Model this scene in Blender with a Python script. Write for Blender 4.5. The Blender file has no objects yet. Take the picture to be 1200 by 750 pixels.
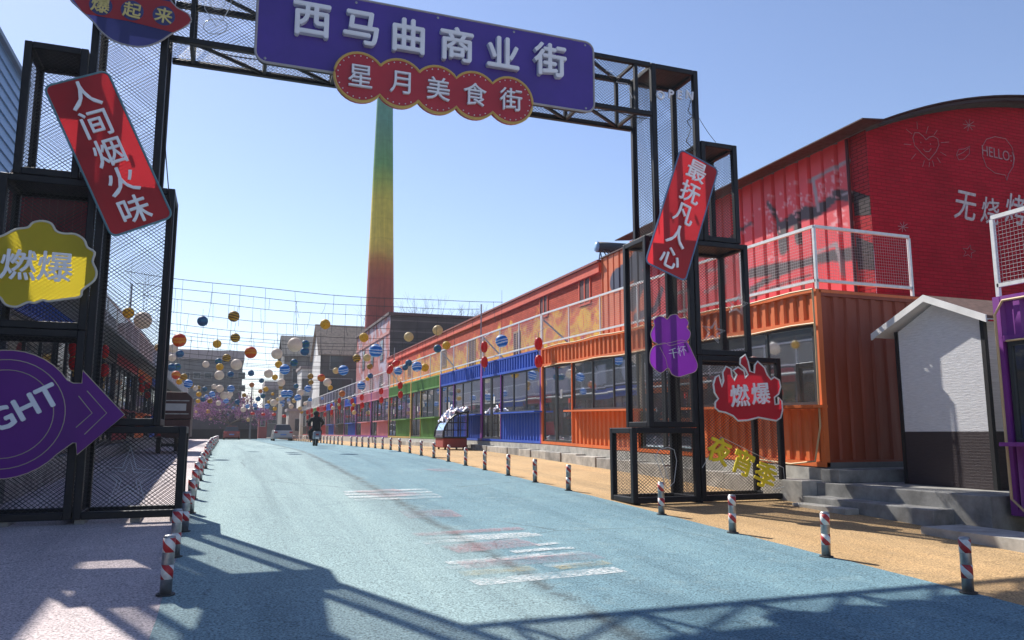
import bpy, bmesh, math, random
import numpy as np
from mathutils import Vector, Matrix, noise
R = math.radians
random.seed(7)
S = bpy.context.scene
COL = S.collection

# ------------------------------------------------------------------ camera
FPX, YH, XV, EYE = 915.0, 508.0, 262.0, 1.6
TH = math.atan((YH-375)/FPX)
PSI = math.atan((600-XV)*math.cos(TH)/FPX)
cam = bpy.data.cameras.new('camera'); cam.sensor_width = 36; cam.lens = FPX/1200*36
cam.clip_start = .05; cam.clip_end = 3000
camo = bpy.data.objects.new('camera', cam); COL.objects.link(camo)
camo.location = (0, 0, EYE); camo.rotation_euler = (R(90)+TH, 0, -PSI)
S.camera = camo
# ------------------------------------------------------------------ sky + sun
SUN_AZ, SUN_EL = R(-22.3), R(44)       # azimuth from +Y towards +X
W = bpy.data.worlds.new('World'); S.world = W; W.use_nodes = True
nt = W.node_tree; nt.nodes.clear()
sky = nt.nodes.new('ShaderNodeTexSky'); sky.sky_type = 'NISHITA'; sky.sun_disc = False
sky.sun_elevation = SUN_EL; sky.sun_rotation = SUN_AZ
sky.air_density = 1.1; sky.dust_density = .25; sky.ozone_density = 2.2; sky.altitude = 50
bg = nt.nodes.new('ShaderNodeBackground'); bg.inputs[1].default_value = .092
wo = nt.nodes.new('ShaderNodeOutputWorld')
tint = nt.nodes.new('ShaderNodeMix'); tint.data_type = 'RGBA'; tint.blend_type = 'MULTIPLY'; tint.inputs[0].default_value = 1
tint.inputs[7].default_value = (1.06, 1.0, 1.09, 1)      # white balance of the daylight
nt.links.new(sky.outputs[0], tint.inputs[6]); nt.links.new(tint.outputs[2], bg.inputs[0]); nt.links.new(bg.outputs[0], wo.inputs[0])
sl = bpy.data.lights.new('sun', 'SUN'); sl.energy = 5.0; sl.angle = R(.53); sl.color = (1, .95, .87)
so = bpy.data.objects.new('sun', sl); COL.objects.link(so); so.location = (-20, 40, 60)
so.rotation_euler = Vector((-math.sin(SUN_AZ)*math.cos(SUN_EL), -math.cos(SUN_AZ)*math.cos(SUN_EL), -math.sin(SUN_EL))).to_track_quat('-Z', 'Y').to_euler()
S.view_settings.view_transform = 'Standard'; S.view_settings.look = 'None'
S.view_settings.exposure = .72; S.view_settings.gamma = 1
S.view_settings.use_curve_mapping = False
S.render.engine = 'CYCLES'
S.cycles.max_bounces = 8; S.cycles.transparent_max_bounces = 24

# ------------------------------------------------------------------ photo pixel -> point on a known plane
cpsi, spsi = math.cos(PSI), math.sin(PSI)
FW = Vector((spsi*math.cos(TH), cpsi*math.cos(TH), math.sin(TH))); RT = Vector((cpsi, -spsi, 0)); UP = RT.cross(FW)
CAM = Vector((0, 0, EYE))
def ray(x, y): return FW*FPX + RT*(x-600) - UP*(y-375)
def atY(x, y, Y): d = ray(x, y); return CAM + d*(Y/d.y)
def atX(x, y, X): d = ray(x, y); return CAM + d*(X/d.x)
def atD(x, y, D): d = ray(x, y); return CAM + d*(D/FPX)
GP = ([-60, 0, 5.33, 8.7, 13.8, 17.2, 20.5, 23.8, 27.2, 30.6, 35, 48, 80, 200], [-2.1, .02, .212, .333, .523, .637, .731, .827, .904, .955, .965, .965, .93, .93])
def g(Y): return float(np.interp(Y, *GP))
def onground(x, y):
    d = ray(x, y); lo, hi = 1., 300.
    for _ in range(50):
        m = (lo+hi)/2; q = CAM + d*(m/d.y)
        if q.z > g(m): lo = m
        else: hi = m
    return q

# ------------------------------------------------------------------ materials
MATS = {}
def newmat(name):
    m = bpy.data.materials.new(name); m.use_nodes = True; MATS[name] = m
    n = m.node_tree; b = n.nodes['Principled BSDF']
    return m, n, b
def L(n, a, b): n.links.new(a, b)
def coords(n, kind='Object'):
    t = n.nodes.new('ShaderNodeTexCoord'); return t.outputs[kind]
def noise_tex(n, vec, scale, detail=4, rough=.55, dist=0):
    t = n.nodes.new('ShaderNodeTexNoise'); t.inputs['Scale'].default_value = scale
    t.inputs['Detail'].default_value = detail; t.inputs['Roughness'].default_value = rough; t.inputs['Distortion'].default_value = dist
    L(n, vec, t.inputs['Vector']); return t.outputs['Fac']
def ramp(n, fac, stops):
    r = n.nodes.new('ShaderNodeValToRGB'); el = r.color_ramp.elements
    while len(el) < len(stops): el.new(.5)
    for e, (p, c) in zip(el, stops):
        e.position = p; e.color = (*c, 1) if len(c) == 3 else c
    L(n, fac, r.inputs[0]); return r.outputs[0]
def mixc(n, fac, a, b, mode='MIX'):
    m = n.nodes.new('ShaderNodeMix'); m.data_type = 'RGBA'; m.blend_type = mode
    for v, i in ((fac, 0), (a, 6), (b, 7)):
        if isinstance(v, (int, float)): m.inputs[i].default_value = v
        elif isinstance(v, tuple): m.inputs[i].default_value = (*v, 1)
        else: L(n, v, m.inputs[i])
    return m.outputs[2]
def math_n(n, op, a, b=0., c=0.):
    m = n.nodes.new('ShaderNodeMath'); m.operation = op
    for i, v in enumerate((a, b, c)):
        if isinstance(v, (int, float)): m.inputs[i].default_value = v
        else: L(n, v, m.inputs[i])
    return m.outputs[0]
def bump(n, b, h, strength=.3, dist=.01):
    k = n.nodes.new('ShaderNodeBump'); k.inputs['Strength'].default_value = strength; k.inputs['Distance'].default_value = dist
    L(n, h, k.inputs['Height']); L(n, k.outputs[0], b.inputs['Normal'])
def var(c, f): return tuple(min(1, max(0, x*f)) for x in c)
def mat(name, col, rough=.6, metal=0, vary=.12, scale=3., bmp=0, bscale=60, spec=.4):
    if name in MATS: return MATS[name]
    m, n, b = newmat(name)
    v = coords(n)
    f = noise_tex(n, v, scale, 5, .6)
    L(n, ramp(n, f, [(.3, var(col, 1-vary)), (.7, var(col, 1+vary))]), b.inputs['Base Color'])
    b.inputs['Roughness'].default_value = rough; b.inputs['Metallic'].default_value = metal
    b.inputs['Specular IOR Level'].default_value = spec
    if bmp: bump(n, b, noise_tex(n, v, bscale, 3), bmp, .004)
    return m
def translucent(name, col, amt=.5, rough=.4, vary=.06):
    if name in MATS: return MATS[name]
    m, n, b = newmat(name); v = coords(n)
    c = ramp(n, noise_tex(n, v, 2.5, 4), [(.3, var(col, 1-vary)), (.7, var(col, 1+vary))])
    L(n, c, b.inputs['Base Color']); b.inputs['Roughness'].default_value = rough
    t = n.nodes.new('ShaderNodeBsdfTranslucent'); L(n, c, t.inputs[0])
    mx = n.nodes.new('ShaderNodeMixShader'); mx.inputs[0].default_value = amt
    L(n, b.outputs[0], mx.inputs[1]); L(n, t.outputs[0], mx.inputs[2])
    L(n, mx.outputs[0], n.nodes['Material Output'].inputs[0]); return m
def glass(name, tint=(.55, .6, .6), spec=.02, rough=.03):
    if name in MATS: return MATS[name]
    m, n, b = newmat(name); n.nodes.remove(b)
    t = n.nodes.new('ShaderNodeBsdfTransparent'); t.inputs[0].default_value = (*tint, 1)
    gl = n.nodes.new('ShaderNodeBsdfGlossy'); gl.inputs[1].default_value = rough; gl.inputs[0].default_value = (.9, .95, 1, 1)
    df = n.nodes.new('ShaderNodeBsdfDiffuse')
    L(n, ramp(n, noise_tex(n, coords(n), 4, 5, .6, .5), [(.35, (.22, .23, .23)), (.7, (.5, .5, .49))]), df.inputs[0])
    fr = n.nodes.new('ShaderNodeFresnel'); fr.inputs[0].default_value = 1.5
    k = math_n(n, 'ADD', fr.outputs[0], spec)
    mx = n.nodes.new('ShaderNodeMixShader'); L(n, k, mx.inputs[0]); L(n, t.outputs[0], mx.inputs[1]); L(n, gl.outputs[0], mx.inputs[2])
    m2 = n.nodes.new('ShaderNodeMixShader'); m2.inputs[0].default_value = .08     # dust on the pane
    L(n, mx.outputs[0], m2.inputs[1]); L(n, df.outputs[0], m2.inputs[2])
    L(n, m2.outputs[0], n.nodes['Material Output'].inputs[0]); return m

def road_mat(name, col_a, col_b, worn, seam=None):
    m, n, b = newmat(name); v = coords(n)
    big = noise_tex(n, v, .35, 5, .6, .6); fine = noise_tex(n, v, 55, 3, .7); mid = noise_tex(n, v, 3.5, 5, .65)
    base = ramp(n, big, [(.35, col_a), (.68, col_b)])
    if seam is not None:
        sp = n.nodes.new('ShaderNodeSeparateXYZ'); L(n, v, sp.inputs[0])
        wob = math_n(n, 'MULTIPLY', math_n(n, 'SUBTRACT', noise_tex(n, v, 1.2, 4), .5), .5)
        x = math_n(n, 'ADD', sp.outputs[0], wob)
        sidef = ramp(n, math_n(n, 'MULTIPLY_ADD', x, 1.2, .5-1.2*seam), [(.25, (1, 1, 1)), (.75, (0, 0, 0))])
        base = mixc(n, sidef, base, mixc(n, .72, base, worn))
        dx = math_n(n, 'ABSOLUTE', math_n(n, 'SUBTRACT', math_n(n, 'ADD', sp.outputs[0], math_n(n, 'MULTIPLY', wob, .35)), seam))
        crack = math_n(n, 'MULTIPLY', ramp(n, dx, [(.0, (1, 1, 1)), (.15, (0, 0, 0))]), ramp(n, mid, [(.32, (0, 0, 0)), (.55, (1, 1, 1))]))
        base = mixc(n, math_n(n, 'MULTIPLY', crack, .85), base, (.07, .085, .09))
    mp = n.nodes.new('ShaderNodeMapping'); mp.inputs['Scale'].default_value = (1.1, .045, 1); L(n, v, mp.inputs[0])
    track = noise_tex(n, mp.outputs[0], 1.6, 5, .6, .4)      # long wheel tracks along the street
    base = mixc(n, .8, base, ramp(n, track, [(.34, (.74, .76, .78)), (.5, (1, 1, 1)), (.68, (1.16, 1.13, 1.1))]), 'MULTIPLY')
    stain = ramp(n, mid, [(.52, (0, 0, 0)), (.8, (1, 1, 1))])
    base = mixc(n, math_n(n, 'MULTIPLY', stain, .5), base, worn)
    blot = ramp(n, noise_tex(n, v, 1.1, 6, .7, .8), [(.60, (0, 0, 0)), (.74, (1, 1, 1))])
    base = mixc(n, math_n(n, 'MULTIPLY', blot, .3), base, var(col_a, .5))
    vo = n.nodes.new('ShaderNodeTexVoronoi'); vo.feature = 'DISTANCE_TO_EDGE'; vo.inputs['Scale'].default_value = .33
    wv = n.nodes.new('ShaderNodeMix'); wv.data_type = 'VECTOR'; wv.inputs[0].default_value = .12; L(n, v, wv.inputs[4])
    nz_ = n.nodes.new('ShaderNodeTexNoise'); nz_.inputs['Scale'].default_value = 2.5; nz_.inputs['Detail'].default_value = 5; L(n, v, nz_.inputs[0]); L(n, nz_.outputs[1], wv.inputs[5])
    L(n, wv.outputs[1], vo.inputs[0])
    cr = math_n(n, 'MULTIPLY', ramp(n, vo.outputs[0], [(.0, (1, 1, 1)), (.006, (0, 0, 0))]), ramp(n, big, [(.5, (0, 0, 0)), (.6, (1, 1, 1))]))
    base = mixc(n, math_n(n, 'MULTIPLY', cr, .55), base, (.06, .07, .075))
    grit = ramp(n, fine, [(.34, (.22, .22, .22)), (.5, (.95, .95, .95)), (.66, (1.5, 1.5, 1.5))])
    base = mixc(n, .85, base, grit, 'MULTIPLY')
    L(n, base, b.inputs['Base Color']); b.inputs['Roughness'].default_value = .88; b.inputs['Specular IOR Level'].default_value = .25
    bump(n, b, fine, .8, .014); return m
def brick_mat(name, c1, c2, mortar, axis='YZ', scale=1., rough=.85, tint=None, bmp=.7):
    m, n, b = newmat(name); v = coords(n)
    sp = n.nodes.new('ShaderNodeSeparateXYZ'); L(n, v, sp.inputs[0])
    cb = n.nodes.new('ShaderNodeCombineXYZ'); L(n, sp.outputs['XYZ'.index(axis[0])], cb.inputs[0]); L(n, sp.outputs[2], cb.inputs[1])
    t = n.nodes.new('ShaderNodeTexBrick'); L(n, cb.outputs[0], t.inputs[0])
    t.inputs['Color1'].default_value = (*c1, 1); t.inputs['Color2'].default_value = (*c2, 1); t.inputs['Mortar'].default_value = (*mortar, 1)
    t.inputs['Scale'].default_value = scale; t.inputs['Brick Width'].default_value = .25; t.inputs['Row Height'].default_value = .078
    t.inputs['Mortar Size'].default_value = .008; t.inputs['Mortar Smooth'].default_value = .3
    col = t.outputs[0]
    if tint: col = tint(n, v, sp, col)
    w = noise_tex(n, v, 1.3, 6, .65)
    col = mixc(n, .6, col, ramp(n, w, [(.3, (.65, .63, .62)), (.6, (1.05, 1.05, 1.05))]), 'MULTIPLY')
    L(n, col, b.inputs['Base Color']); b.inputs['Roughness'].default_value = rough; b.inputs['Specular IOR Level'].default_value = .15
    inv = math_n(n, 'SUBTRACT', 1, t.outputs['Fac'])
    bump(n, b, math_n(n, 'ADD', inv, math_n(n, 'MULTIPLY', noise_tex(n, v, 40, 3), .5)), bmp, .012); return m
def metal_paint(name, col, rough=.5, rust=.5, dark=.42):
    if name in MATS: return MATS[name]
    m, n, b = newmat(name); v = coords(n)
    mp = n.nodes.new('ShaderNodeMapping'); mp.inputs['Scale'].default_value = (6, 6, .7); L(n, v, mp.inputs[0])
    st = noise_tex(n, mp.outputs[0], 1.4, 6, .7); ft = noise_tex(n, v, .8, 4)
    c = ramp(n, ft, [(.3, var(col, .86)), (.7, var(col, 1.12))])
    c = mixc(n, math_n(n, 'MULTIPLY', ramp(n, st, [(.55, (0, 0, 0)), (.8, (1, 1, 1))]), rust), c, var(col, dark))
    L(n, c, b.inputs['Base Color']); L(n, ramp(n, st, [(.3, (rough-.1,)*3), (.8, (rough+.25,)*3)]), b.inputs['Roughness']); return m

BLACK = mat('black_steel', (.009, .010, .014), .5, 0, .25, 6, spec=.3)
WIRE = mat('mesh_steel', (.02, .022, .026), .5, 0, .2, 6)
WHITE = mat('white_paint', (.74, .73, .71), .5)
LETT = None
LETTER = mat('letter_white', (.74, .75, .80), .5, 0, .06)
GALV = mat('galvanised', (.33, .34, .35), .42, .75, .25, 14)
RAILW = mat('rail_white', (.66, .67, .67), .45, .15, .12, 8)
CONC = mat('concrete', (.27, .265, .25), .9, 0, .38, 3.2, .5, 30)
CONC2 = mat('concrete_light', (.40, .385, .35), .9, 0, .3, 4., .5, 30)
FRAME = mat('window_frame', (.035, .04, .045), .45)
GLASS = glass('pane_glass')
DARKIN = mat('interior', (.16, .155, .15), .9, 0, .3, 1.5)
FARP = mat('far_pane', (.05, .06, .07), .2)
RUBBER = mat('rubber', (.02, .02, .02), .85)

# ------------------------------------------------------------------ mesh builder
class MB:
    def __init__(s): s.v = []; s.f = []
    def add(s, vs, fs):
        k = len(s.v); s.v += [tuple(q) for q in vs]; s.f += [tuple(i+k for i in q) for q in fs]; return s
    def box(s, x0, x1, y0, y1, z0, z1):
        return s.hexa([(x0, y0, z0), (x1, y0, z0), (x1, y1, z0), (x0, y1, z0), (x0, y0, z1), (x1, y0, z1), (x1, y1, z1), (x0, y1, z1)])
    def hexa(s, p):
        return s.add(p, [(3, 2, 1, 0), (4, 5, 6, 7), (0, 1, 5, 4), (1, 2, 6, 5), (2, 3, 7, 6), (3, 0, 4, 7)])
    def beam(s, a, b, w, h=None, up=(0, 0, 1)):
        a = Vector(a); b = Vector(b); h = h or w; d = (b-a).normalized(); u = Vector(up)
        if abs(d.dot(u)) > .98: u = Vector((0, 1, 0))
        x = d.cross(u).normalized()*w/2; y = x.cross(d).normalized()*h/2
        return s.hexa([a-x-y, a+x-y, a+x+y, a-x+y, b-x-y, b+x-y, b+x+y, b-x+y])
    def wire(s, a, b, r):
        a = Vector(a); b = Vector(b); d = (b-a).normalized(); u = Vector((0, 0, 1)) if abs(d.z) < .9 else Vector((0, 1, 0))
        x = d.cross(u).normalized()*r; y = x.cross(d).normalized()*r
        return s.add([a+x, a+y, a-x, a-y, b+x, b+y, b-x, b-y], [(0, 1, 5, 4), (1, 2, 6, 5), (2, 3, 7, 6), (3, 0, 4, 7)])
    def tube(s, path, r, n=8, closed=False, cap=True):
        P = [Vector(q) for q in path]; m = len(P); k0 = len(s.v); ref = None
        rr = r if isinstance(r, (list, tuple)) else [r]*m
        for i, q in enumerate(P):
            a = P[i-1] if (i or closed) else q; b = P[(i+1) % m] if (i < m-1 or closed) else q
            d = (b-a).normalized()
            if ref is None: ref = Vector((0, 0, 1)) if abs(d.z) < .9 else Vector((0, 1, 0))
            x = d.cross(ref)
            if x.length < 1e-4: x = d.cross(Vector((1, 0, 0)))
            x.normalize(); y = x.cross(d).normalized(); ref = y if not closed else ref
            s.v += [tuple(q + x*rr[i]*math.cos(t*2*math.pi/n) + y*rr[i]*math.sin(t*2*math.pi/n)) for t in range(n)]
        for i in range(m if closed else m-1):
            j = (i+1) % m
            for t in range(n): s.f.append((k0+i*n+t, k0+i*n+(t+1) % n, k0+j*n+(t+1) % n, k0+j*n+t))
        if cap and not closed:
            s.f.append(tuple(k0+t for t in range(n))[::-1]); s.f.append(tuple(k0+(m-1)*n+t for t in range(n)))
        return s
    def lathe(s, prof, n=16, c=(0, 0, 0)):
        k0 = len(s.v)
        for r, z in prof: s.v += [(c[0]+r*math.cos(t*2*math.pi/n), c[1]+r*math.sin(t*2*math.pi/n), c[2]+z) for t in range(n)]
        for i in range(len(prof)-1):
            for t in range(n): s.f.append((k0+i*n+t, k0+i*n+(t+1) % n, k0+(i+1)*n+(t+1) % n, k0+(i+1)*n+t))
        if prof[0][0] > .001: s.f.append(tuple(k0+t for t in range(n))[::-1])
        if prof[-1][0] > .001: s.f.append(tuple(k0+(len(prof)-1)*n+t for t in range(n)))
        return s
    def prism(s, poly, d):          # 3-D polygon extruded by vector d
        n = len(poly); P = [Vector(q) for q in poly]; d = Vector(d)
        return s.add(P+[q+d for q in P], [tuple(range(n))[::-1], tuple(range(n, 2*n))]+[(i, (i+1) % n, n+(i+1) % n, n+i) for i in range(n)])
    def diamond(s, o, u, v, w, h, pitch=.055, r=.0036, ang=38):
        o = Vector(o); u = Vector(u); v = Vector(v); t = math.tan(R(ang))
        for sg in (1, -1):
            step = pitch/math.cos(R(ang))*1.0
            b = -w*t if sg > 0 else 0.; top = h if sg > 0 else h+w*t
            while b < top:
                # y = b + sg*t*x
                xs = []
                x0, x1 = 0., w
                if sg > 0:
                    x0 = max(x0, (0-b)/t); x1 = min(x1, (h-b)/t)
                else:
                    x0 = max(x0, (b-h)/t); x1 = min(x1, b/t)
                if x1-x0 > .01: s.wire(o+u*x0+v*(b+sg*t*x0), o+u*x1+v*(b+sg*t*x1), r)
                b += step
        return s
    def build(s, name, m, parent=None, smooth=False, bevel=0):
        me = bpy.data.meshes.new(name); me.from_pydata(s.v, [], s.f); me.update()
        if smooth: me.shade_smooth()
        if m: me.materials.append(m)
        return link(name, me, parent, bevel)
def link(name, me, parent=None, bevel=0, mtx=None):
    o = bpy.data.objects.new(name, me); COL.objects.link(o)
    if parent is not None:
        o.parent = parent
        if parent.type == 'EMPTY': o.matrix_parent_inverse = Matrix.Translation(-Vector(parent.location))
    if mtx is not None: o.matrix_basis = mtx
    if bevel:
        k = o.modifiers.new('bevel', 'BEVEL'); k.width = bevel; k.segments = 2; k.limit_method = 'ANGLE'
    return o
def tag(o, label=None, cat=None, group=None, kind=None):
    if label: o['label'] = label
    if cat: o['category'] = cat
    if group: o['group'] = group
    if kind: o['kind'] = kind
    return o
def thing(name, label, cat, loc=(0, 0, 0), group=None):
    o = bpy.data.objects.new(name, None); COL.objects.link(o); o.location = loc; o.empty_display_size = .2
    return tag(o, label, cat, group)
def copy_tree(o, parent=None):
    c = o.copy(); COL.objects.link(c); c.parent = parent
    for ch in list(KIDS.get(o.name, [])): copy_tree(ch, c)
    return c
KIDS = {}
def kids(o):
    KIDS[o.name] = [c for c in bpy.data.objects if c.parent == o]
    for c in KIDS[o.name]: kids(c)
def ordn(n):
    return '%d%s' % (n, 'th' if 10 < n % 100 < 14 else {1: 'st', 2: 'nd', 3: 'rd'}.get(n % 10, 'th'))

# text -> mesh, centred, cap box about 'size' high
TXT = {}
def text_mesh(t, size, extrude=.0, bold=0., shear=0.):
    k = (t, size, extrude, bold, shear)
    if k in TXT: return TXT[k]
    cu = bpy.data.curves.new('lettering', 'FONT'); cu.body = t; cu.size = size; cu.extrude = extrude; cu.offset = min(0, bold)*size; cu.shear = shear
    cu.resolution_u = 3
    o = bpy.data.objects.new('lettering', cu); COL.objects.link(o)
    dg = bpy.context.evaluated_depsgraph_get(); dg.update()
    me = bpy.data.meshes.new_from_object(o.evaluated_get(dg)); bpy.data.objects.remove(o)
    co = np.array([v.co[:] for v in me.vertices])
    if len(co):
        c = (co.max(0)+co.min(0))/2
        for v in me.vertices: v.co -= Vector(c)
    if bold > 0:        # embolden by overlapping shifted copies, each a hair proud of the last
        V0 = [v.co.copy() for v in me.vertices]; F0 = [tuple(p.vertices) for p in me.polygons]; vv = []; ff = []
        bs = bold*size
        for q, (dx, dy) in enumerate([(0, 0), (bs, 0), (-bs, 0), (0, bs), (0, -bs)]):
            o_ = len(vv); vv += [tuple(c_+Vector((dx, dy, -q*.0009))) for c_ in V0]; ff += [tuple(i+o_ for i in f_) for f_ in F0]
        me = bpy.data.meshes.new('lettering'); me.from_pydata(vv, [], ff)
    me.materials.clear(); TXT[k] = me
    return me
def face_mtx(p, rot=0., nrm='-Y', sx=1., sz=1.):
    M = {'-Y': Matrix.Rotation(R(90), 4, 'X'), '-X': Matrix.Rotation(R(-90), 4, 'Z') @ Matrix.Rotation(R(90), 4, 'X')}[nrm]
    return Matrix.Translation(Vector(p)) @ M @ Matrix.Rotation(rot, 4, 'Z') @ Matrix.Diagonal((sx, sz, 1, 1))
def letter(name, t, p, size, m, parent, rot=0., bold=.0, extrude=.015, nrm='-Y', shear=0., sx=1.):
    me = text_mesh(t, size, extrude, bold, shear)
    if me.users: me = me.copy()
    me.materials.clear(); me.materials.append(m)
    return link(name, me, parent, 0, face_mtx(p, rot, nrm, sx))

# ================================================================== GROUND
def ragged(y, k): return .035*noise.noise(Vector((y*1.3, k, 0)))+.02*noise.noise(Vector((y*5, k, 4)))
def sheet(name, x0, x1, ys, dz, m, nx=1, rag=False):
    b = MB(); n = nx+1
    for y in ys:
        for i in range(n): b.v.append((x0+(x1-x0)*i/nx+(ragged(y, i) if rag and i in (0, nx) else 0), y, g(y)+dz))
    for j in range(len(ys)-1):
        for i in range(nx): b.f.append((j*n+i, j*n+i+1, (j+1)*n+i+1, (j+1)*n+i))
    return tag(b.build(name, m), kind='structure')
YS = [-60, -30, -10, -4]+list(np.arange(-2, 60, 1.5))+[62, 70, 80, 100, 130, 200]
GROUND = mat('ground_dirt', (.22, .2, .17), .95, 0, .3, .5, .4, 20)
sheet('ground', -900, 900, YS+[500, 1500], -.03, GROUND)
ROADM = road_mat('blue_road', (.135, .245, .295), (.172, .292, .338), (.30, .405, .405), 2.75)
TANM = road_mat('tan_paving', (.43, .28, .135), (.52, .35, .18), (.33, .245, .16))
LILM = road_mat('lilac_paving', (.50, .43, .435), (.61, .53, .525), (.41, .365, .355))
road = sheet('road', -.4, 6.26, [-4]+list(np.arange(-2, 25, .2))+list(np.arange(25, 60, 1.))+[62, 70, 80, 100, 118], .004, ROADM, 4, True)
sheet('pavement_right', 5.9, 14, [-4]+list(np.arange(-2, 60, 1.5))+[62, 70, 80, 118], 0, TANM, 2)
sheet('pavement_left', -9, -.1, [-4]+list(np.arange(-2, 60, 1.5))+[62, 70, 80, 118], 0, LILM, 2)

# faded paint on the road (parts of the road), laid out from their ends on the ground
def worn_paint(name, col, keep=.5):
    m, n, b = newmat(name); v = coords(n)
    b.inputs['Base Color'].default_value = (*col, 1); b.inputs['Roughness'].default_value = .8
    t = n.nodes.new('ShaderNodeBsdfTransparent'); mx = n.nodes.new('ShaderNodeMixShader')
    f = math_n(n, 'MULTIPLY', ramp(n, noise_tex(n, v, 30, 4, .7), [(.36, (0, 0, 0)), (.6, (1, 1, 1))]), ramp(n, noise_tex(n, v, 1.6, 4, .6), [(.38, (.2*keep,)*3), (.6, (keep,)*3)]))
    L(n, f, mx.inputs[0]); L(n, t.outputs[0], mx.inputs[1]); L(n, b.outputs[0], mx.inputs[2])
    L(n, mx.outputs[0], n.nodes['Material Output'].inputs[0]); return m
PW = worn_paint('worn_white', (.66, .70, .70), .8); PR = worn_paint('worn_red', (.5, .2, .22), .42); PY = worn_paint('worn_yellow', (.6, .42, .12), .6)
def stripe(x0, y0, x1, y1, w, m):
    a = onground(x0, y0); b_ = onground(x1, y1); d = (b_-a); d.z = 0; k = Vector((-d.y, d.x, 0)).normalized()*w*1.15
    N = 6; mb = MB()
    for i in range(N+1):
        q = a+d*(i/N)
        for e in (q-k, q+k): mb.v.append((e.x, e.y, g(e.y)+.0085+STR[0]*.0004))
    STR[0] += 1
    for i in range(N): mb.f.append((2*i, 2*i+2, 2*i+3, 2*i+1))
    mb.build('painted_stripe', m, road)
STR = [0]
for a in [(555, 684, 727, 668, .11, PW), (495, 637, 633, 627, .09, PW), (500, 632, 622, 625.5, .07, PW), (524, 661, 580, 656, .08, PW), (585, 656, 650, 650, .08, PW), (650, 652, 684, 648, .07, PW),
          (600, 648, 645, 644, .06, PW), (628, 640, 652, 637, .05, PW), (632, 645, 672, 643, .05, PW), (525, 667, 552, 665, .06, PW), (640, 665, 695, 660, .05, PW),
          (540, 674, 625, 667, .09, PY), (652, 667, 712, 660, .08, PY), (485, 628, 612, 620, .10, PR), (525, 645, 620, 636, .22, PR), (540, 664, 700, 652, .16, PR), (473, 604, 535, 602, .35, PR),
          (403, 577.5, 500, 574, .12, PW), (404, 580.5, 505, 577, .12, PW), (408, 584, 512, 580, .12, PW), (415, 587, 518, 583, .12, PW), (430, 580, 478, 577, .5, PR), (505, 552, 530, 551, .4, PR)]:
    stripe(*a)

# ================================================================== ENTRANCE GATE
YF, YB = 11.55, 12.37
gate = thing('entrance_gate', 'tall black steel mesh gateway of stacked cages spanning the blue street', 'gate', (2.93, 11.95, g(11.95)))
def cage(x0, x1, z0, z1, top=True, t=.095, panels='FBLRT', pitch=.043, y0=YF, y1=YB):
    e = .004; x0 += e; x1 -= e; z0 += e; z1 -= e; m = MB(); h = t
    for x in (x0, x1-t):
        for y in (y0, y1-t): m.box(x, x+t, y, y+t, z0, z1)
    d = .0015
    for z in (z0, z1-h):
        for y in (y0, y1-t): m.box(x0+t, x1-t, y+d, y+t-d, z+(d if z > z0 else 0), z+h)
        for x in (x0, x1-t): m.box(x+d, x+t-d, y0+t, y1-t, z+(d if z > z0 else 0), z+h)
    fr = m.build('cage_frame', BLACK, gate, bevel=.012)
    w, hh, dp = x1-x0-2*t, z1-z0-2*h, y1-y0-2*t
    q = MB(); r = .0030
    if 'F' in panels: q.diamond((x0+t, y0+t*.5, z0+h), (1, 0, 0), (0, 0, 1), w, hh, pitch, r)
    if 'B' in panels: q.diamond((x0+t, y1-t*.5, z0+h), (1, 0, 0), (0, 0, 1), w, hh, pitch, r)
    if 'L' in panels: q.diamond((x0+t*.5, y0+t, z0+h), (0, 1, 0), (0, 0, 1), dp, hh, pitch, r)
    if 'R' in panels: q.diamond((x1-t*.5, y0+t, z0+h), (0, 1, 0), (0, 0, 1), dp, hh, pitch, r)
    if q.f: tag(q.build('expanded_mesh', WIRE, fr), kind='stuff')
    if top: MB().box(x0+t+.002, x1-t-.002, y0+t+.002, y1-t-.002, z1-.045, z1-.02).build('top_plate', BLACK, fr)
    return fr
CX = 2.93
zb = .5
for (x0, x1, z0, z1, top) in [(6.33, 7.63, zb-.04, 1.70, True), (6.66, 7.63, 1.70, 5.0, True), (7.64, 9.40, zb-.04, 2.95, False), (7.64, 8.79, 2.95, 5.0, True), (6.88, 7.86, 5.0, 8.2, True), (7.87, 8.65, 5.0, 6.87, True)]:
    cage(x0, x1, z0, z1, top)
    L0, L1 = 2*CX-x1, 2*CX-x0
    cage(L0, L1, z0+(.04 if z0 < 1 else 0), z1, top)
# feet packing under the cages
for x in (6.4, 7.6, 9.3): MB().box(x, x+.09, 11.6, 12.3, g(12)-.05, .463).build('foot_block', BLACK, gate)
for x in (-3.4, -2.6, -1.75, -1.1, -.62): MB().box(x, x+.12, 11.62, 12.3, g(12)-.05, .503).build('foot_block', CONC, gate)
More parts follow.
